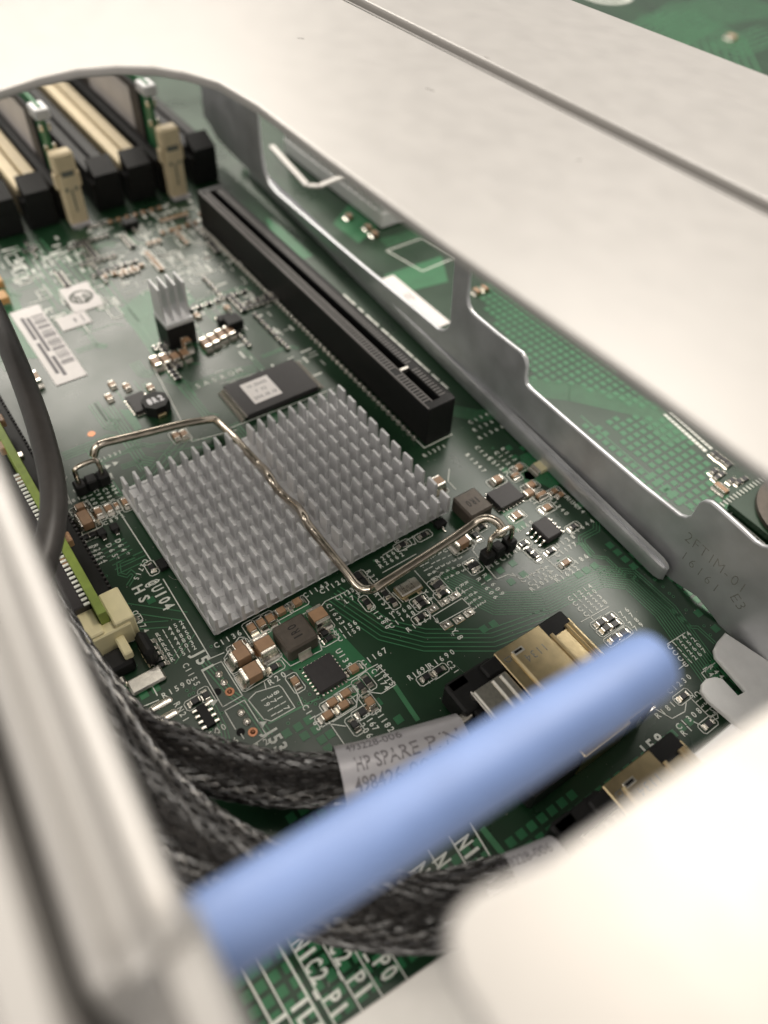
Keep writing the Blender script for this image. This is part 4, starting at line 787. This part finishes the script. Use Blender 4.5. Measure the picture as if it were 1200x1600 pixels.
# ------------------------------------------------------------------ cables and connectors
def hump(pts, rr, n=10):
    p = spline(pts, n); k = len(p) - 1; m = len(rr) - 1; out = []
    for i in range(len(p)):
        t = i / k * m; j = min(int(t), m - 1); out.append(rr[j] + (rr[j + 1] - rr[j]) * (t - j))
    return p, out
def braid(name, label, pts, rr, strands=26, turns=3.2, flat=.8):
    o = empty(name, label, 'cable', pts[0], 0, 'black braided cable sleeves'); base = Vector(pts[0])
    path, rad = hump(pts, rr, 14); path = [p - base for p in path]; k = len(path)
    B().tube(path, [r * .9 for r in rad], 18, True, flat).obj('core', 'rubber', o)
    fr = []; nrm = None
    for i, p in enumerate(path):
        t = (path[min(i + 1, k - 1)] - path[max(i - 1, 0)]).normalized()
        nrm = Vector((0, 0, 1)) if nrm is None else nrm
        nrm = (nrm - t * nrm.dot(t)).normalized(); fr.append((p, nrm, t.cross(nrm)))
    length = sum((path[i + 1] - path[i]).length for i in range(k - 1))
    steps = int(length / .42)
    def at(u, a, r):
        x = min(max(u, 0), 1) * (k - 1); i = min(int(x), k - 2); f = x - i
        p = fr[i][0].lerp(fr[i + 1][0], f); n = fr[i][1].lerp(fr[i + 1][1], f); bn = fr[i][2].lerp(fr[i + 1][2], f)
        R0 = rad[i] + (rad[i + 1] - rad[i]) * f
        return p + n * (math.sin(a) * (R0 * flat + r)) + bn * (math.cos(a) * (R0 + r))
    T = length / (2 * math.pi * (sum(rad) / k)) / 3.6
    for d in (-1, 1):
        b = B()
        for s in range(strands):
            a0 = 2 * math.pi * s / strands + random.uniform(-.03, .03); n3 = 3
            for fil in range(n3):                       # three filaments side by side in each strand
                prev = None; vs = []; fs = []
                for q in range(steps + 1):
                    u = q / steps; a = a0 + d * u * T * 2 * math.pi + (fil - 1) * 1.25 / strands
                    cross = strands * (a0 / math.pi + u * T * 2 * d) * 1.0
                    lift = .10 + .11 * math.sin(strands * u * T * 2 * math.pi + (0 if d > 0 else math.pi) + s * math.pi)
                    e = .60 / strands
                    vs += [at(u, a - e, lift - .03), at(u, a, lift + .07), at(u, a + e, lift - .03)]
                    if q: m = 3 * q; fs += [(m - 3, m - 2, m + 1, m), (m - 2, m - 1, m + 2, m + 1)]
                b.add(vs, fs)
        tag(b.obj('braid_strands', 'braid', o), kind='stuff')
    return o
braid('braided_cable', 'black braided cable running into the grey printed label by J53',
      [(3.45, -69.95, 13.00), (17.10, -68.96, 12.00), (26.79, -66.85, 10.00), (32.64, -62.43, 8.00), (37.18, -57.70, 6.00), (41.59, -52.22, 4.80), (45.58, -45.36, 4.40)], [3.8, 3.6, 3.4, 3.4, 3.3, 3.2, 3.1], 20)
braid('braided_cable', 'thicker black braided cable passing under the blue rod, nearest the camera',
      [(14.00, -70.79, 17.00), (26.06, -69.70, 15.00), (34.96, -68.54, 13.00), (42.47, -66.28, 11.00), (48.78, -62.80, 9.00), (54.39, -58.11, 7.50), (59.36, -52.97, 6.50), (63.51, -47.20, 6.00), (66.66, -38.65, 6.00)], [4.2, 4.2, 4.2, 4.2, 4.2, 4.1, 4.0, 3.9, 3.7], 24)
def label_tube(name, label, pts, rr, flat, texts, out=None):
    o = empty(name, label, 'cable label', pts[0], 0, 'grey heat-shrunk cable labels'); base = Vector(pts[0])
    path, rad = hump(pts, rr, 8); path = [p - base for p in path]; k = len(path)
    b = B().tube(path, rad, 28, False, flat); b.tube(path, [r - .3 for r in rad], 28, False, flat)
    b.obj('film', 'sleeve', o)
    # lettering bent round the tube
    b = B(); d = (path[-1] - path[0]); L = d.length; t = d.normalized(); up = (Vector((0, 0, 1)) - t * t.z).normalized(); sd = t.cross(up)
    for txt, s0, s1, ang, h in texts:
        vs, fs, wd, ht = glyphs(txt, .012); r = sum(rad) / k
        out_ = []
        for v in vs:
            s = s0 + (v[0] / wd + .5) * (s1 - s0); a = R(ang) - (v[1] - .5) * h / r
            i = min(int(s * (k - 1)), k - 2); f = s * (k - 1) - i; c = path[i].lerp(path[i + 1], f); rr_ = rad[i] + (rad[i + 1] - rad[i]) * f + .03
            out_.append(c + up * (math.cos(a) * rr_ * flat) + sd * (math.sin(a) * rr_))
        b.add(out_, fs)
    b.obj('printed_text', 'ink', o, smooth=False)
    return o
label_tube('cable_label', 'grey printed label tube on the braided cable above the blue rod', [(44.30, -47.38, 4.40), (45.70, -43.50, 4.30), (47.11, -38.52, 4.20), (49.08, -31.15, 4.00)], [3.95, 3.9, 3.85, 3.6], .82,
           [('493228-006', .12, .64, -38, 1.45), ('HP SPARE P/N', .16, .95, 2, 1.75), ('498426-001', .10, .80, 38, 1.75)])
label_tube('cable_label', 'grey printed label tube half hidden by the near sheet', [(65.59, -42.24, 5.80), (66.91, -37.77, 5.40), (68.26, -31.93, 5.00)], [4.1, 4.0, 3.9], .82, [('493228-006', .3, .9, -35, 1.4)])

def sff(x, y, label_r, label_p, plug=True):
    """shielded receptacle whose mouth faces -Y, with the cable plug latched into it"""
    o = empty('shielded_connector', label_r, 'connector', (x, y, 0), 0, 'shielded cable connectors'); wd = 18.
    b = B().box((wd / 2, 4.2, 6.0), (wd, 8.4, .35), .12)
    b.box((.18, 4.2, 3.2), (.35, 8.4, 5.6), .1); b.box((wd - .18, 4.2, 3.2), (.35, 8.4, 5.6), .1)
    b.box((2.6 + (wd - 3) / 2, 10.6, 5.95), (wd - 3, 4.6, .33), .12)
    b.box((wd / 2 + .6, 12.9, 3.6), (wd - 1.5, .3, 4.6), .1)
    b.obj('shield', 'gold', o)
    b = B()
    for yy in (2.0, 8.8, 11.6, 12.2): b.tube([(2.2 if yy > 3 else 1.6, yy, 6.15), (wd - 1, yy, 6.15)], .33, 8)
    b.tube([(1.3, 2.0, 6.12), (1.3, 5, 6.12)], .01, 4)
    b.obj('pressed_rib', 'gold', o)
    B().box((1.6, 3.1, 6.2), (.8, 1.9, .2), .05).obj('latch_window', 'tin', o); B().box((1.6, 3.1, 6.27), (.35, 1.3, .1)).obj('latch_hole', 'hole', o)
    B().box((wd / 2 - .2, 7.2, 2.9), (wd - 1, 11.4, 5.5), .1).box((1.5, 10.4, 5.2), (3.4, 5.2, 1.3), .2).obj('housing', 'plastic', o)
    me = B().tube([(0, 0, 3.4), (0, .8, 3.3), (0, 1.3, 1.), (0, 2.2, .3), (0, 3.6, .25)], .24, 6).mesh('pin', 'solder')
    for k in range(22): inst('pin', me, o, (1.2 + k * .76, 12.7, 0))
    b = B(); put_text(b, '1134', (3.2, 6.6), (.9, 6.6) if 0 else (3.2, 3.6), 1.2, 6.185, False, .0); put_text(b, 'D', (1.9, 1.1), (1.9, 1.1), 1.1, 6.185, False, .0)
    b.obj('stamp_shade', 'stamp', o, smooth=False)
    p = empty('cable_plug', label_p, 'plug', (x, y, 0), 0, 'latched cable plugs')
    B().box((2.2, -4.4, 3.2), (5.0, 8.2, 4.6), .35).box((1.4, -1.1, 5.4), (2.4, 3.4, 1.2), .3).box((.6, -6.6, 4.7), (2., 3.4, 1.6), .4).box((wd - 2, -4.4, 3.2), (4, 8.2, 4.6), .35).box((wd / 2, -3.4, 2.6), (wd - 1, 7.6, 4.4), .3).obj('housing', 'plastic', p)
    b = B().box((wd / 2 + .7, -3.3, 6.25), (wd - 4.6, 5.6, .35), .12)
    for k in range(5): b.box((3.3 + k * 3.1, -6.25, 4.9), (1.1, .35, 2.9), .1, 0)
    b.box((wd / 2 + .7, -6.3, 3.5), (wd - 4.6, .4, .7), .15).box((wd / 2 + .7, -6.2, 6.2), (wd - 4.6, .5, .5), .2)
    b.obj('latch_plate', 'tin', p)
    b = B()
    for yy in (-6.15, -3.0, -1.6): b.tube([(3.3, yy, 6.42), (wd - 2, yy, 6.38)], .25, 8)
    b.obj('pressed_rib', 'tin', p)
    for s in (0, 1): B().cyl((4.4 + s * 3.2, -7.4, 3.6), (4.4 + s * 3.2, -9.4, 3.5), .75, 12).obj('cable_wire', 'tin', p)
    return o
sff(42.2, -20.7, 'gold shielded connector half hidden behind the blue rod', 'black plug with steel latch plate in the connector above the blue rod')
sff(64.0, -21.6, 'gold shielded connector beside the print J58 at the near sheet', 'black plug in the connector beside J58')

# thick black cable at the left
cp = [(-73.59, -54.31, 20.00), (-54.31, -54.75, 21.00), (-36.27, -56.17, 22.00), (-21.14, -57.83, 22.00), (-10.21, -59.60, 22.00), (-2.34, -61.50, 22.00), (4.12, -64.36, 22.00), (8.61, -67.85, 21.00), (13.09, -73.24, 18.00)]
tag(B().tube(spline(cp, 10), 1.72, 16).obj('round_cable', 'rubber'), 'thick smooth black cable curving down at the left edge', 'cable')

# upright daughter card with its socket
o = empty('daughter_card', 'upright yellow-green card seen edge on at the left', 'circuit card', (-30, -62.5, 0))
B().box((0, 0, 5.6), (76, 1.25, 5.2), .08).obj('board', 'cardgreen', o)
me = B().box((0, 0, 0), (2.0, 1.1, 1.6), .15).mesh('chip_part', 'ceramic'); md = B().box((0, 0, 0), (1.2, .9, 1.2), .12).mesh('chip_part', 'solder')
for k in range(12): inst('chip_part', me if k % 3 else md, o, (-28 + k * 5 + random.uniform(-1, 1), (.95, -.95)[k % 2], 6.8))
B().box((20, -1.9, 5.2), (30, 2.4, 4.6), .2).obj('chip', 'chip', o)
me = B().box((0, 0, 0), (.42, .9, .3), .06).mesh('pin', 'silk')
for k in range(34): inst('pin', me, o, (6 + k * .88, -1.1, 7.75))
o = empty('card_socket', 'black card socket with cream end latch left of U104', 'socket', (-30, -62.4, 0))
B().box((0, 1.7, 2.), (72, 2.0, 3.7), .15).box((0, -1.9, 1.6), (72, 2.0, 3.0), .15).obj('body', 'plastic', o)
b = B()
for k in range(76): b.box((-34.5 + k * .92, 2.85, 2.2), (.4, .5, 3.4), .06)
tag(b.obj('contact_teeth', 'chip', o), kind='stuff')
b = B().box((36.5, 2.1, 3.7), (6.0, 2.9, 5.6), .2).box((36.5, -2.1, 3.5), (6.0, 2.5, 5.4), .2).box((38.6, 0, 3.4), (2.4, 5.6, 4.4), .2).box((41.4, .6, 3.2), (3.4, 1.3, 1.6), .2)
b.obj('end_latch', 'cream', o)
B().box((42.4, 3.2, 2.0), (4.4, 1.7, 3.8), .6).box((42., -.8, 1.4), (3.4, 3.6, 2.6), .4).obj('latch_guide', 'plastic', o)
B().box((46.2, 1.2, .5), (2.6, 5.0, .7), .25).box((45., -2, 1.0), (1.4, 1.6, 1.6), .25).obj('solder_tab', 'tin', o)

# ------------------------------------------------------------------ steel riser cage: top panel, side wall, rail, foot
def plate(polys, t, bevel=.15):
    """outline with holes as a flat plate with rounded edges, centred on z = 0"""
    cu = bpy.data.curves.new('plate', 'CURVE'); cu.dimensions = '2D'; cu.fill_mode = 'BOTH'; cu.extrude = max(t / 2 - bevel, .01) * S; cu.bevel_depth = bevel * S; cu.bevel_resolution = 3; cu.offset = -bevel * S
    for pl in polys:
        sp = cu.splines.new('POLY'); sp.points.add(len(pl) - 1); sp.use_cyclic_u = True
        for i, p in enumerate(pl): sp.points[i].co = (p[0] * S, p[1] * S, 0, 1)
    o = bpy.data.objects.new('plate', cu); sc.collection.objects.link(o)
    dg = bpy.context.evaluated_depsgraph_get(); me = bpy.data.meshes.new_from_object(o.evaluated_get(dg)); bpy.data.objects.remove(o); bpy.data.curves.remove(cu)
    return me
def plate_ob(name, me, m, parent):
    me.name = name; me.materials.clear(); me.materials.append(MT[m]); me.shade_smooth(); me.set_sharp_from_angle(angle=R(40))
    o = bpy.data.objects.new(name, me); link(o, parent); return o
def arc(cx, cy, r, a0, a1, n=16): return [(cx + r * math.cos(R(a0 + (a1 - a0) * k / n)), cy + r * math.sin(R(a0 + (a1 - a0) * k / n))) for k in range(n + 1)]
def round_poly(pts, rad):
    out = []; n = len(pts)
    for i in range(n):
        p, a, b = Vector(pts[i]), Vector(pts[i - 1]), Vector(pts[(i + 1) % n]); r = rad[i] if isinstance(rad, (list, tuple)) else rad
        u, v = (a - p), (b - p); r = min(r, u.length * .45, v.length * .45); s, e = p + u.normalized() * r, p + v.normalized() * r
        for k in range(7):
            t = k / 6; q = s * (1 - t) ** 2 + p * 2 * t * (1 - t) + e * t * t; out.append((q.x, q.y))
    return out
ZT = 64.
cage = empty('riser_cage', 'pale galvanised steel cage with a large rounded opening and a cut-out side wall', 'steel bracket', (0, 0, 0))
# the opening runs into the open near-left corner, so panel and opening make one outline
open_ = [(72.1, -58.0), (72.87, -54.61, 64.00)[:2], (73.21, -48.69, 64.00)[:2], (73.85, -39.71, 64.00)[:2], (74.40, -31.76), (74.26, -26.97), (71.21, -25.74), (63.23, -25.68, 64.00)[:2], (52.01, -25.86, 64.00)[:2], (30.22, -26.64, 64.00)[:2], (9.86, -26.96, 64.00)[:2], (-3.09, -27.00, 64.00)[:2], (-10.37, -27.85, 64.00)[:2], (-14.52, -29.76, 64.00)[:2], (-17.79, -32.20, 64.00)[:2], (-20.06, -35.90, 64.00)[:2], (-21.28, -39.97, 64.00)[:2], (-21.11, -44.43, 64.00)[:2], (-19.98, -49.03, 64.00)[:2], (-16.44, -54.10, 64.00)[:2], (-11.91, -57.88, 64.00)[:2], (-6.70, -60.73, 64.00)[:2], (-24, -63.5)]
def gy(x): return 1.3 + .044 * (x + 25.4)                  # centre of the groove
me = plate([[(-100, -63.5), (-100, gy(-100) - 1.58), (160, gy(160) - 1.58), (160, -61), (78, -61), (74.2, -60.8), (72.9, -60.2), (72.3, -59.4)] + open_], 1.1, .3)
top = plate_ob('top_panel', me, 'steel', cage); top.location = (0, 0, (ZT - .55) * S)
def lip_strip(b, off, prof):
    vs = []; fs = []; xs = (-100, 28, 160); k = len(prof)
    for x in xs:
        for o_, z in prof: vs.append((x, gy(x) + off + o_, ZT + z))
    for j in range(2):
        for i in range(k - 1): fs.append((j * k + i, (j + 1) * k + i, (j + 1) * k + i + 1, j * k + i + 1))
    b.add(vs, fs)
b = B(); lip_strip(b, -1.6, [(0, -.004), (.45, -.08), (.85, -.28), (1.15, -.6), (1.36, -1.05), (1.45, -1.6), (1.45, -8)]); b.obj('folded_edge', 'steel', cage)
b = B()
for (x, y), L, a in (((3.24, -8.05, 64.00)[:2], 1.6, .3), ((24.55, -5.24, 64.00)[:2], .9, 1.2), ((-0.89, 3.78, 64.00)[:2], 1.1, .1), ((-17.11, -12.84, 64.00)[:2], 1.3, .8)):
    b.box((x, y, 64.01), (L * .72, .05, .05), 0, a)
b.obj('scratch', 'scratch', cage)
bar = empty('cross_bar', 'second pale steel panel beyond the dark groove', 'steel panel', (0, 0, 0))
me = plate([[(-100, gy(-100) + .8), (160, gy(160) + .8), (160, 42.5), (20.36, 30.96, 64.00)[:2], (-11.17, 28.36, 64.00)[:2], (-100, 21.1)]], 1.1, .3)
q = plate_ob('top_panel', me, 'steel', bar); q.location = (0, 0, (ZT - .55) * S)
b = B(); lip_strip(b, .78, [(0, -8), (0, -.5)]); b.obj('folded_edge', 'steel', bar)
b = B().add([(-100, 20.9, ZT - 1), (160, 42.3, ZT - 1), (160, 42.3, ZT - 4), (-100, 20.9, ZT - 4)], [(0, 1, 2, 3)]); b.obj('back_flange', 'steel', bar)
# side wall: local x along the wall, local y up
wall_pts = [(-127, 62.6), (-127, 16)] + [(-124.86, 12.20), (-125.26, 3.77)] + [(-122.5, 3.4), (-118, 1.2), (-110, .8), (-60, .8), (0, .8), (44.5, .9)] + [(50.18, 2.65), (54.11, 1.82), (56.95, 0.70)] + [(60, .3), (92, .3), (92, 62.6)]
win1 = [(-93.8, 56), (-93.07, 17.92), (-92.66, 9.70), (-91.32, 4.67), (-89.17, 2.52), (-85.77, 2.12), (-51.11, 4.22), (-21.24, 6.44), (-19.45, 6.52), (-17.81, 7.29), (-16.53, 8.72), (-16.00, 10.55), (-17.18, 22.53), (-17.5, 56)]
win2 = [(-13.2, 56), (-12.83, 24.31), (-12.39, 18.41), (-11.91, 17.07), (-10.76, 16.28), (-9.36, 16.19), (-3.65, 16.41), (1.93, 16.84), (3.32, 16.97), (4.53, 16.44), (5.24, 15.14), (5.47, 13.06), (6.14, 11.97), (7.44, 11.78), (19.31, 12.17), (34.15, 12.80), (41.46, 13.54), (42.49, 14.16), (43.06, 15.17), (43.10, 16.77), (43.13, 18.06), (43.60, 19.20), (44.52, 19.83), (45.56, 19.91), (50.04, 19.84), (52.61, 19.68), (53.78, 19.99), (54.84, 20.88), (55.70, 22.50), (63, 56)]
me = plate([wall_pts, win1, win2], .9, .32)
wo = plate_ob('side_wall', me, 'wallsteel', cage)
wang = math.atan2(-.06, 1.0); cw = math.cos(wang)
wo.matrix_world = Matrix.Translation(Vector((0, 16.6, 0)) * S) @ Matrix(((1, 0, 0, 0), (-.06, 0, -1, 0), (0, 1, 0, 0), (0, 0, 0, 1)))
def wy(x): return 16.6 - .06 * x
hole = B(); p = (-110.28, 3.92); hole.cyl((p[0], wy(p[0]) - .55, p[1]), (p[0], wy(p[0]) + .55, p[1]), 1.9, 20); 
hole.obj('punched_hole', 'hole', cage)
# hem folded out along the bottom of the wall
hem = [(0, 4.3), (.2, 3.9), (.3, 3.55), (.75, 3.75), (1.1, 3.55), (1.25, 3.1), (1.2, 2.2), (.95, .45), (.2, .4)]
b = B(); vs = []; fs = []; xs = [-106, -105, -103] + list(range(-95, 42, 8)) + [43.4, 44.4, 44.9]; k = len(hem)
for i, x in enumerate(xs):
    e = .15 if i in (0, len(xs) - 1) else (.7 if i in (1, len(xs) - 2) else 1)
    for o_, z in hem: vs.append((x, wy(x) - .42 - o_ * e, .4 + (z - .4) * (.75 + .25 * e)))
for i in range(len(xs) - 1):
    for j in range(k - 1): fs.append((i * k + j, i * k + j + 1, (i + 1) * k + j + 1, (i + 1) * k + j))
b.add(vs, fs); b.obj('folded_hem', 'wallsteel', cage)
# stamped characters on the wall: flat letters, relief shade put into a darker tone
for t, p0, p1, h in (('2FT1M-01', (45.44, 11.62), (55.76, 11.57), 2.0), ('16161', (46.14, 8.06), (52.60, 7.67), 1.8), ('E3', (55.74, 9.00), (56.91, 8.56), 2.0)):
    for i, chx in enumerate(t):
        f = i / (len(t) - 1); c_ = (p0[0] + (p1[0] - p0[0]) * f, p0[1] + (p1[1] - p0[1]) * f); d_ = Vector(p1) - Vector(p0); d_ = d_.normalized() * .01
        q = B(); vs, fs, wd, ht = glyphs(chx, -.015); an = math.atan2(d_.y, d_.x); ca, sa = math.cos(an), math.sin(an)
        pts = [(c_[0] + ca * v[0] * h * .85 - sa * (v[1] - .5) * h, c_[1] + sa * v[0] * h * .85 + ca * (v[1] - .5) * h) for v in vs]
        q.add([(p[0], wy(p[0]) - .49, p[1]) for p in pts], fs); q.obj('stamp_shade', 'stamp', cage, smooth=False)
# foot flange with an open slot
me = plate([round_poly([(57.68, 10.36, 1.00)[:2], (57.33, 7.89, 1.00)[:2], (58.22, 6.54, 1.00)[:2], (65.88, 6.22, 1.00)[:2], (65.48, 7.58, 1.00)[:2], (59.42, 6.81, 1.00)[:2]], .4)[:0] +
            [(57.16, 12.94, 1.20)[:2], (57.54, 10.72, 1.20)[:2], (58.08, 9.18, 1.20)[:2], (59.04, 8.31, 1.20)[:2], (65.15, 7.44, 1.20)[:2], (64.97, 6.11, 1.20)[:2], (62.01, 6.39, 1.20)[:2], (61.18, 5.71, 1.20)[:2], (60.66, 4.38, 1.20)[:2], (60.84, 3.19, 1.20)[:2], (61.59, 2.16, 1.20)[:2], (63.03, 1.82, 1.20)[:2], (69.86, 2.42, 1.20)[:2], (84.48, 4.30, 1.20)[:2], (83.89, 18.56, 1.20)[:2]]], .9, .3)
q = plate_ob('foot_flange', me, 'palemetal', cage); q.location = (0, 0, 1.2 * S)  # lighter than the cage steel, to offset the shade it lies in
# rail along the left of the opening: folded section swept along X, with a rounded end
rail = [(-67.85, 54), (-67.8, 63.3), (-67.95, 63.8), (-68.25, 64), (-69.1, 64), (-69.4, 63.7), (-69.6, 62.8), (-70.95, 62.8), (-71.1, 63.7), (-71.3, 64), (-71.9, 64), (-72.25, 63.7), (-72.4, 63), (-72.4, 54)]
def sweep(b, prof, x0, x1, slope, end=None):
    vs = []; fs = []; k = len(prof); xs = [x0, (x0 + x1) / 2, x1 - 2.6, x1 - 1.2, x1 - .4, x1]
    for i, x in enumerate(xs):
        e = (0, 0, 0, .2, .7, 1.8)[i] if end else 0
        for y, z in prof: vs.append((x, y + slope * (x - 50), z - e))
    for i in range(len(xs) - 1):
        for j in range(k - 1): a = i * k + j; fs.append((a, a + k, a + k + 1, a + 1))
    if end:
        vs += [(x1 + .1, p[0], p[1]) for p in [(y + slope * (x1 - 50), z - 9) for y, z in prof]]
        a0 = (len(xs) - 1) * k; fs += [(a0 + j, a0 + k + j, a0 + k + j + 1, a0 + j + 1) for j in range(k - 1)]
    n = len(vs) - k
    fs.append(tuple(range(n, n + k)))
    b.add(vs, fs)
b = B(); sweep(b, rail, -100, 66.6, -.065, True); b.obj('side_rail', 'steel', cage)
b = B(); sweep(b, [(-67.6, 56), (-67.6, 61.9), (-68.0, 62.4), (-69.6, 62.4), (-70, 61.9), (-70, 56)], 64.8, 90, -.05); b.obj('end_tab', 'steel', cage)
b = B(); sweep(b, [(-73.6, 46), (-73.6, 63.2), (-74.0, 63.8), (-75.8, 64), (-76.0, 63.4), (-76.5, 63.4), (-76.7, 64), (-88, 64)], -100, 120, -.05)
tag(b.obj('chassis_rail', 'steel'), 'pale steel chassis rail at the lower left corner of the picture', 'steel rail')
b = B().box((20, -77, 3), (240, 14, 1)); tag(b.obj('chassis_tray', 'wallsteel'), 'dark steel tray deep in the gap by the left rail', 'steel tray')
# side of the chassis beyond the far board
tag(B().box((-40, 296, 35), (420, 3, 74), .4).obj('chassis_wall', 'wallsteel'), 'steel chassis wall standing beyond the far board', 'steel wall')
# low panel the board ends against
b = B().box((77.7, -85, 3.6), (26, 80, 1.0), .2, -.068); tag(b.obj('rear_panel_flange', 'palesteel'), 'low pale steel flange where the board ends at the bottom', 'steel flange')  # brighter colour offsets the shadow of the near sheet

# blue rod under the opening
o = empty('blue_rod', 'thick plain blue plastic rod crossing the front of the opening', 'rod', (64.0, -69.2, 52))
B().tube([(0, 0, 0), (1.7, 29, 0), (1.95, 33.8, 0), (2.0, 34.8, 0), (2.05, 35.4, 0)], [2.6, 2.57, 2.52, 2.25, 1.4], 32).obj('shaft', 'blue', o)
